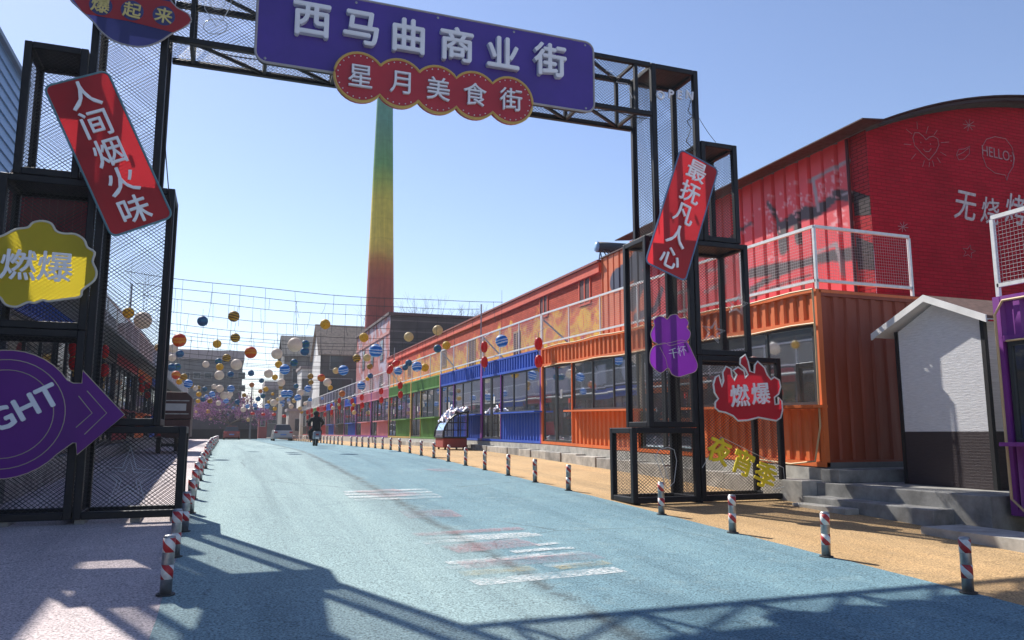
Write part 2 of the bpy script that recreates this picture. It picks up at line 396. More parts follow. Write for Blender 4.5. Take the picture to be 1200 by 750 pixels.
# truss
x0, x1, t = 2*CX-6.88, 6.88, .085
m = MB()
for y in (YF, YB-t):
    for z in (7.19, 8.2-t): m.box(x0+.004, x1-.004, y, y+t, z, z+t)
tr = m.build('truss_chords', BLACK, gate, bevel=.01)
n = 7; b = MB()
xs = [x0+.3+(x1-x0-.6)*i/n for i in range(n+1)]
for i, x in enumerate(xs):
    for y in (YF+t/2, YB-t/2): b.beam((x, y, 7.19+t), (x, y, 8.2-t), .06)
    for z in (7.19+t/2, 8.2-t/2): b.beam((x, YF+t, z), (x, YB-t, z), .05)
    if i < n:
        for z in (7.19+t/2, 8.2-t/2): b.beam((x+.05, YF+t, z), (xs[i+1]-.05, YB-t, z), .045)
b.build('truss_bracing', BLACK, tr)
q = MB(); W_ = x1-x0
q.diamond((x0, YF+.04, 7.19+t), (1, 0, 0), (0, 0, 1), W_, .84, .043, .0027); q.diamond((x0, YB-.04, 7.19+t), (1, 0, 0), (0, 0, 1), W_, .84, .043, .0027)
q.diamond((x0, YF+t, 7.19+.03), (1, 0, 0), (0, 1, 0), W_, YB-YF-2*t, .043, .0027); q.diamond((x0, YF+t, 8.2-.03), (1, 0, 0), (0, 1, 0), W_, YB-YF-2*t, .043, .0027)
tag(q.build('expanded_mesh', WIRE, tr), kind='stuff')

# ------------------------------------------------------------------ signs hanging on the gate
YS_ = 11.40
def rnd_rect(c, ax, ay, w, h, r, n=5):
    P = []
    for sx, sy, a0 in ((1, 1, 0), (-1, 1, 90), (-1, -1, 180), (1, -1, 270)):
        for i in range(n+1):
            a = R(a0+90*i/n); P.append(c + ax*(sx*(w/2-r)+r*math.cos(a)) + ay*(sy*(h/2-r)+r*math.sin(a)))
    return P
def smooth_closed(P, n=5):
    out = []; m = len(P)
    for i in range(m):
        a, b_, c, d = P[i-1], P[i], P[(i+1) % m], P[(i+2) % m]
        for k in range(n):
            t = k/n
            out.append(.5*((2*b_)+(c-a)*t+(2*a-5*b_+4*c-d)*t*t+(3*b_-a-3*c+d)*t**3))
    return out
def sign(name, label, outline, m, rim_m, rim=.018, depth=.03, y=YS_, bracket=True, cat='sign'):
    c = sum(outline, Vector())/len(outline)
    s = thing(name, label, cat, c)
    me = MB(); me.add(outline, [tuple(range(len(outline)))]); p = me.build('sign_panel', m, s)
    # triangulate robustly
    bm = bmesh.new(); bm.from_mesh(p.data); bmesh.ops.triangulate(bm, faces=bm.faces[:]); bm.to_mesh(p.data); bm.free()
    MB().tube([q+Vector((0, .004, 0)) for q in outline], rim, 6, True).build('rim', rim_m, s)
    if bracket:
        b = MB()
        for dx in (-.25, .25): b.box(c.x+dx-.02, c.x+dx+.02, y+.02, YF-.002, c.z-.02, c.z+.02)
        b.build('bracket', BLACK, s)
    return s
PURPLE = mat('purple_enamel', (.062, .028, .26), .38, 0, .12, 2, spec=.45)
GOLD = mat('gold_rim', (.55, .36, .10), .4)
GREYRIM = mat('grey_rim', (.35, .33, .34), .45)
SCARLET = mat('scarlet_enamel', (.40, .022, .035), .4, 0, .1, 2)
# main purple board
c = Vector((2.91, YS_, 7.635)); ax, az = Vector((1, 0, 0)), Vector((0, 0, 1))
s = sign('street_sign', 'long purple board with six white raised Chinese characters across the gateway', rnd_rect(c, ax, az, 5.50, 1.26, .16), PURPLE, GREYRIM, .02)
MB().prism([q+Vector((0, .012, 0)) for q in rnd_rect(c, ax, az, 5.49, 1.25, .16)], (0, .1, 0)).build('back_box', BLACK, s)
for ch, px, py in zip('西马曲商业街', (365.4, 423, 478.5, 535, 589, 644), (24, 33.5, 43, 53, 62.5, 71)):
    p = atY(px, py, YS_-.05); letter('character', ch, p, .60, LETTER, s, 0, .022, .045)
for bx_ in (.3, 1.6, 2.9, 4.2, 5.5):
    for bz_ in (7.06, 8.2):
        MB().lathe([(0, 0), (.02, .002), (.02, .008), (0, .014)], 8).build('bolt', GALV, s).matrix_basis = face_mtx((bx_, YS_-.002, bz_))
# scalloped red board
C5 = [atY(px, py, YS_-.12) for px, py in ((422, 90.2), (468.5, 97.5), (513, 105), (556, 111.5), (598, 117.3))]
rr = .385; P = []
def arc(c, a0, a1, n=12): return [c+Vector((rr*math.cos(R(a0+(a1-a0)*i/n)), 0, rr*math.sin(R(a0+(a1-a0)*i/n)))) for i in range(n+1)]
half = (C5[1]-C5[0]).length/2; ang = math.degrees(math.acos(half/rr))
P += arc(C5[0], 360-ang, ang) [::-1][::-1] if False else []
P += arc(C5[0], ang, 360-ang, 24)
for k in (1, 2, 3): P += arc(C5[k], 180+ang, 360-ang, 10)
P += arc(C5[4], 180+ang, 540-ang, 24)
for k in (3, 2, 1): P += arc(C5[k], ang, 180-ang, 10)
PP = []
for q in P:
    if not PP or (q-PP[-1]).length > .01: PP.append(q)
s = sign('food_street_sign', 'scalloped dark red board of five joined discs with white Chinese characters', PP, SCARLET, GOLD, .022, y=YS_-.12, bracket=False)
MB().prism([q+Vector((0, .014, 0)) for q in PP], (0, .09, 0)).build('back_box', SCARLET, s)
for ch, q in zip('星月美食街', C5): letter('character', ch, q+Vector((0, -.03, 0)), .40, LETTER, s, 0, .006, .02)
bulbs = MB()
for k, q in enumerate(C5):
    for i in range(22):
        a = R(i*360/22+8)
        if (k > 0 and math.cos(a) < -.75) or (k < 4 and math.cos(a) > .75): continue
        e = q+Vector((.335*math.cos(a), -.006, .335*math.sin(a)))
        bulbs.lathe([(.0, -.012), (.011, -.004), (.011, .004), (.0, .012)], 6, e)
tag(bulbs.build('bulb_dots', LETTER, s), kind='stuff')
# long tilted red signs
LETT = mat('letter_acrylic', (.86, .86, .88), .5, 0, .06)
REDT = translucent('red_acrylic', (.60, .03, .04), .55)
def vsign(name, label, corners, chars, rimm, bright):
    TL, TR, BR, BL = [atY(x, y, YS_) for x, y in corners]
    c = (TL+TR+BR+BL)/4; ay = ((TL+TR)/2-(BL+BR)/2); h = ay.length; ay.normalize(); axx = Vector((ay.z, 0, -ay.x)); w = ((TR-TL).dot(axx)+(BR-BL).dot(axx))/2
    rot = math.atan2(axx.z, axx.x)
    s = sign(name, label, rnd_rect(c, axx, ay, w, h, .09), REDT, rimm, .016)
    n = len(chars)
    for i, ch in enumerate(chars):
        letter('character', ch, c+ay*(h*.385*(1-2*i/(n-1)))+Vector((0, -.03, 0)), .41, LETT, s, rot, .012, .012)
BLUERIM = mat('blue_rim', (.12, .2, .34), .4)
vsign('slogan_sign', 'tilted red rounded board with five white characters on the left tower', [(50, 99), (126.6, 85), (201.7, 252.7), (131.6, 279)], '人间烟火味', mat('teal_rim', (.1, .22, .26), .4), 1)
vsign('slogan_sign', 'tilted red rounded board with five white characters on the right tower', [(796.8, 176.3), (842.4, 197.2), (802.8, 329.3), (756.5, 307)], '最抚凡人心', BLUERIM, 1)
def pxpoly(pts, y): return [atY(x, yy, y) for x, yy in pts]
# yellow cloud
z2 = lambda pts: [(x/3.99, 180+y/3.99) for x, y in pts]
out = z2([(-110, 470), (-95, 430), (-60, 410), (-40, 385), (0, 388), (50, 365), (80, 352), (130, 345), (155, 322), (200, 315), (240, 328), (262, 362), (300, 374), (350, 376), (392, 402), (408, 438), (442, 462), (432, 505), (450, 550), (440, 592), (385, 636), (374, 668), (300, 680), (225, 690), (200, 684), (160, 698), (130, 694), (75, 716), (25, 705), (0, 672), (-40, 668), (-70, 640), (-100, 600), (-92, 560), (-110, 520)])
YELT = translucent('yellow_acrylic', (.82, .64, .04), .62)
s = sign('cloud_sign', 'yellow cloud shaped board with two white characters on the left tower', smooth_closed(pxpoly(out, YS_), 3), YELT, mat('cream_rim', (.6, .56, .48), .5), .016)
for ch, px, py in (('燃', 22, 310), ('爆', 65, 312.5)): letter('character', ch, atY(px, py, YS_-.03), .42, LETT, s, R(-1), .014, .012)
# dark red board behind it
s = thing('backing_board', 'dark red ribbed board behind the yellow cloud sign', 'board', (-2.85, 14.3, 3.95))
pts = rnd_rect(Vector((-2.87, 14.32, 4.95)), ax, az, 1.2, 1.9, .1)
MB().prism(pts, (0, .03, 0)).build('board', mat('dark_red_board', (.17, .015, .025), .5), s)
MB().tube([q-Vector((0, .012, 0)) for q in pts], .010, 5, True).build('rim', GREYRIM, s)
for i in range(9): MB().box(-3.38+i*.12, -3.36+i*.12, 14.30, 14.319, 4.1, 5.8).build('rib', MATS['dark_red_board'], s)
for x in (-3.2, -2.6): MB().box(x, x+.05, 14.352, 14.4, 3.93, 5.6).build('support', BLACK, s)
# purple arrow NIGHT
PURT = translucent('purple_acrylic', (.19, .022, .34), .55)
cc = atY(4, 485, YS_); rad = .80; P = [cc+Vector((rad*math.cos(R(a)), 0, rad*math.sin(R(a)))) for a in range(33, 330, 9)]
P += pxpoly([(85, 519), (89, 519), (90, 533), (146, 486), (97, 434), (96, 449), (86, 449)], YS_)
s = sign('arrow_sign', 'round purple sign with arrow pointing right and white slanted word, left tower', P, PURT, mat('tan_rim', (.5, .38, .3), .5), .007)
for rad2 in (.68, .55):
    MB().tube([cc+Vector((rad2*math.cos(R(a)), -.006, rad2*math.sin(R(a)))) for a in range(0, 360, 8)], .005, 4, True).build('outline_ring', MATS['tan_rim'], s)
for k in (0, 10):
    MB().tube(pxpoly([(92+k, 464-k*.6), (108+k*1.7, 484), (89+k*1.0, 501+k*.8)], YS_-.008), .005, 4).build('chevron', MATS['tan_rim'], s)
letter('lettering', 'NIGHT', atY(9, 487, YS_-.03), .40, LETTER, s, R(30), .022, .012)
# planet sign
out = [(83, 0), (92, 9), (108, 24), (118, 36), (132, 47), (150, 53), (168, 54.5), (186, 49), (200, 40), (212, 33.5), (221, 28), (224, 23), (220, 16), (206, 8), (197, -4), (184, -16), (166, -24), (146, -25), (124, -20), (108, -12), (92, -8), (84, -6)]
NAVY = translucent('navy_acrylic', (.035, .04, .17), .35); REDB = translucent('red_band', (.50, .035, .045), .4)
s = sign('planet_sign', 'red and navy ringed planet board with three yellow characters, top left', smooth_closed(pxpoly(out, YS_-.02), 3), NAVY, GREYRIM, .012, y=YS_-.02)
band = pxpoly([(83.5, -4), (96, 12.5), (101, 16.5), (150, 24.5), (203, 38), (213, 33), (221, 27.5), (223.5, 23), (220, 16.5), (207, 9.5), (200, 2), (150, -7), (110, -10), (92, -7)], YS_-.03)
MB().add(band, [tuple(range(len(band)))]).build('red_band', REDB, s)
for ch, px, py in (('爆', 118, 6), ('起', 155, 12.2), ('来', 192, 18.3)):
    q = atY(px, py, YS_-.036); MB().prism([q+Vector((.145*math.cos(R(a)), 0, .145*math.sin(R(a)))) for a in range(0, 360, 15)], (0, .004, 0)).build('disc', mat('navy_disc', (.04, .045, .16), .4), s)
    letter('character', ch, q+Vector((0, -.01, 0)), .235, mat('letter_yellow', (.62, .52, .2), .5), s, R(-5), .016, .006)
# flame sign
zf = lambda pts: [(680+x/3.57, 400+y/3.57) for x, y in pts]
out = zf([(565, 255), (578, 240), (562, 215), (557, 180), (566, 150), (580, 142), (586, 165), (592, 190), (600, 165), (596, 130), (610, 105), (630, 115), (634, 145), (645, 165), (655, 140), (640, 122), (660, 108), (685, 125), (690, 155), (702, 140), (690, 115), (668, 95), (670, 72), (690, 56), (702, 85), (710, 125), (728, 132), (730, 100), (742, 84), (770, 110), (782, 140), (798, 160), (812, 150), (832, 162), (838, 190), (830, 220), (812, 235), (815, 265), (830, 262), (830, 235), (843, 250), (846, 290), (838, 320), (820, 332), (780, 325), (745, 318), (700, 330), (660, 332), (640, 312), (610, 298), (580, 292), (565, 278)])
FLAT = translucent('flame_acrylic', (.52, .02, .038), .4)
s = sign('flame_sign', 'dark red flame shaped board with two white characters on the right tower', pxpoly(out, YS_), FLAT, WHITE, .017)
for ch, px, py in (('燃', 867, 463.5), ('爆', 891.5, 461)): letter('character', ch, atY(px, py, YS_-.03), .40, LETT, s, R(4), .016, .012)
# purple mug sign
zm = lambda pts: [(680+x/3.99, 220+y/3.99) for x, y in pts]
out = [(771, 403), (765.5, 400), (762.5, 392), (765, 385), (767, 381), (766, 375), (772, 370.5), (779, 372), (782, 374), (786, 369.5), (793, 368.5), (797, 373), (803, 372.5), (807, 378), (805, 384), (809, 389), (808, 396), (805, 400), (808, 405), (812, 414), (817.5, 427), (815, 435), (806, 438.5), (795, 441.5), (787, 438), (783, 431), (775, 437), (768, 433), (762, 425), (762, 413), (766, 406)]
s = sign('mug_sign', 'purple beer mug cut-out sign on the right tower', smooth_closed(pxpoly(out, YS_), 3), PURT, MATS['tan_rim'], .007)
MB().tube(smooth_closed(pxpoly(zm([(360, 735), (395, 725), (420, 738), (470, 725), (500, 720), (470, 712), (430, 722)]), YS_-.006), 3), .004, 4, True).build('foam_line', MATS['tan_rim'], s)
MB().tube(pxpoly(zm([(372, 745), (400, 800), (415, 868)]), YS_-.006), .004, 4).build('foam_line', MATS['tan_rim'], s)
for ch, px, py in (('千', 789, 414), ('杯', 799, 411)): letter('character', ch, atY(px, py, YS_-.01), .19, MATS['letter_white'], s, R(10), -.012, .004)
# yellow season letters
s = thing('lettering_sign', 'three yellow cut-out characters slanting down inside the right tower cage', 'sign', atY(871, 545, 11.5))
YEL = mat('letter_yellow2', (.88, .70, .035), .5)
CLEAR = mat('clear_acrylic_edge', (.5, .52, .54), .3)
for ch, px, py in (('夜', 843, 528), ('宵', 871, 542), ('季', 897, 557)): letter('character', ch, atY(px, py, 11.5), .46, YEL, s, R(-22), .022, .015)
MB().tube(pxpoly([(823, 548), (845, 512), (918, 548), (920, 570), (905, 574)], 11.52), .006, 5).build('outline', CLEAR, s)
# OPEN
s = thing('lettering_sign', 'white OPEN letters hung high on the right tower', 'sign', atY(793, 111, 11.5))
for ch, px, py in zip('OPEN', (774, 786.5, 796.5, 808), (111.5, 110.5, 111, 111.5)): letter('character', ch, atY(px, py, 11.49), .22, LETTER, s, R(-6), .018, .015)
# neon-style outline figures
def outline(name, label, pts, cat, y=11.5, r=.006, closed=True, m=CLEAR):
    s = thing(name, label, cat, atY(*pts[0][0], y))
    for k, p in enumerate(pts): MB().tube(pxpoly(p, y), r, 5, closed).build('outline_tube', m, s)
    return s
def star(cx, cy, ro, ri, rot=0, sq=1.):
    return [(cx+(ro if i % 2 == 0 else ri)*math.sin(R(rot+36*i)), cy-sq*(ro if i % 2 == 0 else ri)*math.cos(R(rot+36*i))) for i in range(10)]
ell = lambda cx, cy, a, b_, n=20: [(cx+a*math.cos(R(360*i/n)), cy+b_*math.sin(R(360*i/n))) for i in range(n)]
outline('pin_outline', 'clear map pin outline on the gateway beam left of the purple board', [ell(252.5, 31, 14, 9), [(254, 32), (240, 10), (239, -4), (247, -14), (260, -14), (270, -6), (271, 6), (264, 18)], ell(255, 3, 9, 8)], 'sign', 11.5)
outline('star_outline', 'large clear wireframe star in the lowest cage of the left tower', [star(151, 560, 36, 14, 4), star(151, 560, 22, 9, 4)], 'star')
outline('star_outline', 'clear star outline above another in the middle cage of the right tower', [star(864, 357, 13, 6, 10), star(864, 357, 10, 4.5, 10)], 'star')
outline('star_outline', 'clear star outline, lower one in the middle cage of the right tower', [star(836, 389, 14, 6, 12), star(836, 389, 11, 4.5, 12)], 'star')
outline('mug_outline', 'clear beer mug outline in the lowest left cage of the right tower', [[(768, 535), (772, 527), (783, 524), (790, 527), (793, 540), (790, 565), (782, 573)], [(768, 535), (781, 572)], [(774, 533), (786, 570)]], 'sign', 11.5, .006, False)
outline('stair_outline', 'clear zigzag outline on the gateway beam right of the purple board', [[(710, 83), (718, 83.5), (714, 88), (726, 91), (722, 96), (735, 98), (738, 108), (741, 115)]], 'sign', 11.5, .007, False)

CABLE = mat('black_cable', (.015, .015, .016), .6)
def cable(label, pts, r=.008, y=None):
    P = [Vector(q) for q in pts]; out = []
    for a, b_ in zip(P, P[1:]):
        for k in range(6):
            t = k/6; out.append(a.lerp(b_, t)-Vector((0, 0, (a-b_).length*.05*math.sin(math.pi*t))))
    out.append(P[-1]); return tag(MB().tube(out, r, 5).build('cable', CABLE), label, 'cable')
cable('black cable dangling in loops below the OPEN letters', [atY(*q, 11.62) for q in ((810, 116), (806, 130), (812, 136), (805, 142), (810, 150), (804, 165), (814, 176))])
cable('thin wire from the right tower top down to its lower cage', [atY(819, 138, 11.8), atY(839, 167, 11.8)], .005)
cable('black cable sagging along the underside of the gateway beam', [(-.9, 11.5, 7.17), (.6, 11.52, 7.12), (2.4, 11.52, 7.15), (4.4, 11.52, 7.11), (6.1, 11.52, 7.16), (6.8, 11.5, 7.1), (6.82, 11.5, 5.1)], .009)
cable('black cable running down the right post of the left tower', [(-1.0, 11.53, 7.0), (-.97, 11.53, 5.6), (-.83, 11.53, 4.6), (-.83, 11.53, 2.4), (-.84, 11.53, 1.75)], .008)

# ================================================================== BOLLARDS
def bollard_mats():
    m, n, b = newmat('reflective_band'); v = coords(n)
    sp = n.nodes.new('ShaderNodeSeparateXYZ'); L(n, v, sp.inputs[0])
    a = n.nodes.new('ShaderNodeMath'); a.operation = 'ARCTAN2'; L(n, sp.outputs[1], a.inputs[0]); L(n, sp.outputs[0], a.inputs[1])
    t = math_n(n, 'ADD', math_n(n, 'MULTIPLY', a.outputs[0], 1/math.pi), math_n(n, 'MULTIPLY', sp.outputs[2], 7.2))
    f = math_n(n, 'GREATER_THAN', math_n(n, 'FRACT', t), .5)
    c = mixc(n, f, (.72, .72, .70), (.42, .02, .025))
    c = mixc(n, math_n(n, 'MULTIPLY', ramp(n, noise_tex(n, v, 14, 4), [(.5, (0, 0, 0)), (.75, (1, 1, 1))]), .4), c, (.2, .19, .18))
    L(n, c, b.inputs['Base Color']); b.inputs['Roughness'].default_value = .45; return m
BAND = bollard_mats()
def make_bollard():
    o = thing('bollard', '', 'bollard')
    MB().lathe([(.048, 0), (.048, .468), (.04, .48), (0, .484)], 14).build('post', GALV, o, True)
    for z in (.13, .345): MB().lathe([(.0492, z), (.0492, z+.115)], 16).build('reflective_band', BAND, o, True)
    MB().lathe([(.0, .0), (.075, .0), (.075, .012), (.0, .0125)], 12).build('base_plate', mat('dark_plate', (.05, .05, .05), .7), o)
    return o
proto = make_bollard(); kids(proto); first = True
LEAN = random.Random(3)
for side in ('R', 'L'):
    Y = 5.33 if side == 'R' else 7.25
    k = 0
    while Y < (96 if side == 'R' else 70):
        skip = side == 'R' and (abs(Y-(5.33+1.7*22)) < .1 or abs(Y-(5.33+1.7*4)) < .1)
        if not skip:
            k += 1
            o = proto if first else copy_tree(proto); first = False
            o.location = (6.2 if side == 'R' else -.40+.02*LEAN.uniform(-1, 1), Y+LEAN.uniform(-.04, .04), g(Y)+.004)
            o.rotation_euler = (R(LEAN.uniform(-1.2, 1.2)), R(LEAN.uniform(-1.2, 1.2)), R(LEAN.uniform(-180, 180)))
            edge = 'tan right-hand' if side == 'R' else 'pinkish left-hand'
            tag(o, 'red and white striped steel bollard, %s from the camera along the %s pavement' % ('nearest' if k == 1 else ordn(k), edge), 'bollard', 'bollards along the %s pavement edge' % edge)
        Y += 1.7

# ================================================================== CONTAINER SHOPS (right)
XF = 9.85
ZBP = ([7, 11.05, 24.1, 31, 50, 112], [.98, 1.02, 1.27, 1.32, 1.36, 1.42])
def zc(Y): return float(np.interp(Y, *ZBP))
def corr(mb, y0, y1, zl, zh, X, period=.27, depth=.035, sgn=-1):
    """trapezoid corrugated sheet on a plane X = const between heights zl(y), zh(y)"""
    n = max(1, round((y1-y0)/period)); p = (y1-y0)/n; prof = []
    for i in range(n):
        a = y0+i*p
        prof += [(a, 0), (a+.34*p, 0), (a+.45*p, depth), (a+.88*p, depth)]
    prof.append((y1, 0)); k = len(mb.v)
    for y, d in prof:
        mb.v += [(X-sgn*d, y, zl(y)), (X-sgn*d, y, zh(y))]
    for i in range(len(prof)-1): mb.f.append((k+2*i, k+2*i+2, k+2*i+3, k+2*i+1))
    return mb
def corrY(mb, x0, x1, z0, z1, Y, period=.27, depth=.035):
    n = max(1, round((x1-x0)/period)); p = (x1-x0)/n; prof = []
    for i in range(n):
        a = x0+i*p; prof += [(a, 0), (a+.34*p, 0), (a+.45*p, depth), (a+.88*p, depth)]
    prof.append((x1, 0)); k = len(mb.v)
    for x, d in prof: mb.v += [(x, Y+d, z0), (x, Y+d, z1)]
    for i in range(len(prof)-1): mb.f.append((k+2*i, k+2*i+2, k+2*i+3, k+2*i+1))
    return mb
def wbox(mb, x0, x1, y0, y1, za, zb_):   # box whose bottom/top follow functions of y
    return mb.hexa([(x0, y0, za(y0)), (x1, y0, za(y0)), (x1, y1, za(y1)), (x0, y1, za(y1)), (x0, y0, zb_(y0)), (x1, y0, zb_(y0)), (x1, y1, zb_(y1)), (x0, y1, zb_(y1))])
def pane_set(parent, X, y0, y1, za, zb_, n, name, sgn=-1, fm=None, detail=True, t=.055, handle=False):
    """a glazed opening: frame part with pane sub-parts, n panes side by side"""
    fm = fm or FRAME; m = MB(); o = sgn*.03
    lo = lambda y: za(y)+t; hi = lambda y: zb_(y)-t
    xa, xb = sorted((X+o, X-o))
    wbox(m, xa, xb, y0, y1, za, lo); wbox(m, xa, xb, y0, y1, hi, zb_)
    for i in range(n+1):
        yy = y0+(y1-y0-t)*i/n; wbox(m, xa+.002, xb-.002, yy, yy+t, lo, hi)
    f = m.build(name, fm, parent)
    for i in range(n):
        a = y0+(y1-y0-t)*i/n+t; b_ = y0+(y1-y0-t)*(i+1)/n
        p = MB(); xx = X+random.uniform(-.004, .004)
        p.add([(xx, a, lo(a)), (xx, b_, lo(b_)), (xx+random.uniform(-.004, .004), b_, hi(b_)), (xx, a, hi(a))], [(0, 1, 2, 3)]); p.build('pane', GLASS, f)
    if handle:
        y = y0+(y1-y0)*.12; MB().tube([(X+sgn*.07, y, za(y)+.85), (X+sgn*.07, y, za(y)+1.35)], .014, 6).build('handle', GALV, f)
    return f
CM = {'orange': metal_paint('orange_steel', (.68, .15, .032)), 'blue': metal_paint('blue_steel', (.022, .085, .46)), 'green': metal_paint('green_steel', (.10, .25, .055)),
      'pink': metal_paint('pink_steel', (.58, .22, .28)), 'dark': metal_paint('dark_steel', (.06, .06, .07)), 'red': metal_paint('red_steel', (.38, .03, .05)), 'purple': metal_paint('purple_steel', (.20, .03, .26)),
      'yellow': metal_paint('ochre_steel', (.45, .3, .08))}
CONDUIT = mat('cream_conduit', (.55, .4, .22), .6)
def container(name, label, y0, y1, col, post, bays, X=XF, sgn=-1, zfun=zc, near=True, H=3.15, depth=2.42, low=1.02, bandz=2.55, end=False, ribs=.27, wm=True):
    """sgn -1: shop front faces -X. bays: list of (ya, yb)"""
    m = CM[col]; pm = CM[post]
    zA, zB = zfun(y0), zfun(y1)
    base = lambda y: zA+(zB-zA)*(y-y0)/(y1-y0)
    up = lambda h: (lambda y: base(y)+h)
    s = thing(name, label, 'container', (X-sgn*depth/2, (y0+y1)/2, base((y0+y1)/2)), 'container shops on the right' if sgn < 0 else 'container shops on the left')
    xi = X-sgn*depth; e = .006
    bx = lambda a, b_: sorted((a, b_))
    # shell: floor, roof, back wall
    f = MB(); wbox(f, *bx(X-sgn*.02, xi), y0+e, y1-e, up(-.02), up(.08)); f.build('floor', DARKIN, s)
    f = MB(); wbox(f, *bx(X-sgn*.06, xi), y0+e, y1-e, up(H-.06), up(H-.01)); f.build('roof', m, s)
    f = MB(); wbox(f, *bx(xi+sgn*.05, xi), y0+e, y1-e, up(.08), up(H-.06)); f.build('back_wall', DARKIN, s)
    for yy, nm in ((y0, 'end_wall'), (y1-.03, 'end_wall')):
        f = MB()
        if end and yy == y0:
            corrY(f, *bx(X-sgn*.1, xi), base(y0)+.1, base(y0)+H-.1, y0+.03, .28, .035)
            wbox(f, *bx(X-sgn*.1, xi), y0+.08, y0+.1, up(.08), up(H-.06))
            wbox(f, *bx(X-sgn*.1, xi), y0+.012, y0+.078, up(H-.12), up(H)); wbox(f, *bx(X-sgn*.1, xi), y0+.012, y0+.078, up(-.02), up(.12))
        else: wbox(f, *bx(X-sgn*.1, xi), yy+.01, yy+.025, up(.08), up(H-.06))
        f.build(nm, metal_paint('orange_end_dark', (.27, .044, .012)) if (end and yy == y0) else DARKIN, s)  # near end wall in a darker, redder orange than the front
    for yy in (y0+e, y1-.1-e):
        f = MB(); wbox(f, *bx(X+sgn*.015, X-sgn*.09), yy, yy+.1, up(0), up(H)); f.build('corner_post', pm, s)
    # fascia
    f = MB(); corr(f, y0+.106, y1-.106, up(bandz+.05), up(H-.06), X-sgn*.0, ribs, .04, sgn)
    wbox(f, *bx(X+sgn*.012, X-sgn*.05), y0+.106, y1-.106, up(H-.065), up(H)); wbox(f, *bx(X+sgn*.012, X-sgn*.05), y0+.106, y1-.106, up(bandz-.02), up(bandz+.06))
    f.build('fascia', m, s)
    f = MB(); wbox(f, *bx(X+sgn*.012, X-sgn*.05), y0+.106, y1-.106, up(0), up(.085)); f.build('sill_rail', m if near else pm, s)
    for (ya, yb, door_far) in bays:
        L_ = yb-ya; dl = L_*.36
        (d0, d1), (w0, w1) = (((yb-dl, yb-.06), (ya+.06, yb-dl-.06)) if door_far else ((ya+.06, ya+dl), (ya+dl+.06, yb-.06)))
        dm = (d0+d1)/2+.1
        pane_set(s, X-sgn*.05, dm+.01, d1, up(.09), up(bandz-.025), 1, 'side_light', sgn)
        pane_set(s, X-sgn*.05, d0, dm-.01, up(.09), up(bandz-.025), 1, 'door', sgn, handle=near, t=.075)
        w = pane_set(s, X-sgn*.05, w0, w1, up(low+.06), up(bandz-.025), 3, 'window', sgn)
        f = MB(); corr(f, w0, w1, up(.09), up(low), X-sgn*.01, ribs, .04, sgn); wbox(f, *bx(X-sgn*.055, X-sgn*.08), w0, w1, up(.09), up(low)); f.build('lower_panel', m, s)
        f = MB(); wbox(f, *bx(X+sgn*.30, X-sgn*.02), w0-.25, w1, up(low+.005), up(low+.055)); f.build('counter_shelf', m, s)
        rg = random.Random(int(ya*10))
        if ya < 50:
            for k in range(3):
                wa = w0+(w1-w0)*k/3+.06; wb = w0+(w1-w0)*(k+1)/3-.06; r_ = rg.random()
                if r_ < .5:      # curtain, gathered in folds
                    f = MB(); nn = 12; fl = rg.uniform(.35, 1)
                    for q in range(nn+1): f.v += [(X-sgn*(.22+.035*(q % 2)), wa+(wb-wa)*fl*q/nn, base(wa)+low+.1), (X-sgn*(.22+.035*(q % 2)), wa+(wb-wa)*fl*q/nn, base(wa)+bandz-.05)]
                    for q in range(nn): f.f.append((2*q, 2*q+2, 2*q+3, 2*q+1))
                    f.build('curtain', mat('curtain_%d' % rg.randint(0, 2), rg.choice([(.55, .54, .5), (.42, .44, .46), (.6, .52, .42)]), .9), s)
            for k in range(3):   # goods on a shelf inside
                yk = w0+(w1-w0)*rg.random()*.9; f = MB(); f.box(*bx(X-sgn*1.0, X-sgn*(1.3+rg.random()*.4)), yk, yk+rg.uniform(.3, .9), base(yk)+.08, base(yk)+rg.uniform(1.2, 1.9)); f.build('cabinet', mat('cabinet_%d' % rg.randint(0, 3), rg.choice([(.5, .48, .44), (.3, .12, .08), (.12, .2, .3), (.6, .5, .2)]), .7), s)
            f = MB(); f.box(*bx(X-sgn*.042, X-sgn*.044), dm-.42, dm-.42+.16, base(dm)+1.45, base(dm)+1.72); f.build('notice', WHITE, s)
            f = MB(); f.box(*bx(X-sgn*.042, X-sgn*.044), d0+.2, d0+.34, base(dm)+1.28, base(dm)+1.42); f.build('sticker', mat('sticker_red', (.5, .05, .04), .5), s)
        for yy in ((w1+.03) if door_far else (w0-.06),):
            f = MB(); wbox(f, *bx(X+sgn*.01, X-sgn*.07), yy-.025, yy+.025, up(.09), up(bandz-.025)); f.build('mullion_post', FRAME if not near else pm, s)
    return s, base, up
CONT = []
bnds = [24.1, 30.6, 37.2, 43.6, 50.0, 56.4, 63.2, 69.7, 76.2, 83.0, 89.5, 96, 102.5, 109]
s0, base0, up0 = container('container_shop', 'long orange corrugated container shop nearest on the right behind the gate tower', 11.05, 24.1, 'orange', 'orange', [(11.15, 17.5, True), (17.6, 24.0, True)], end=True)
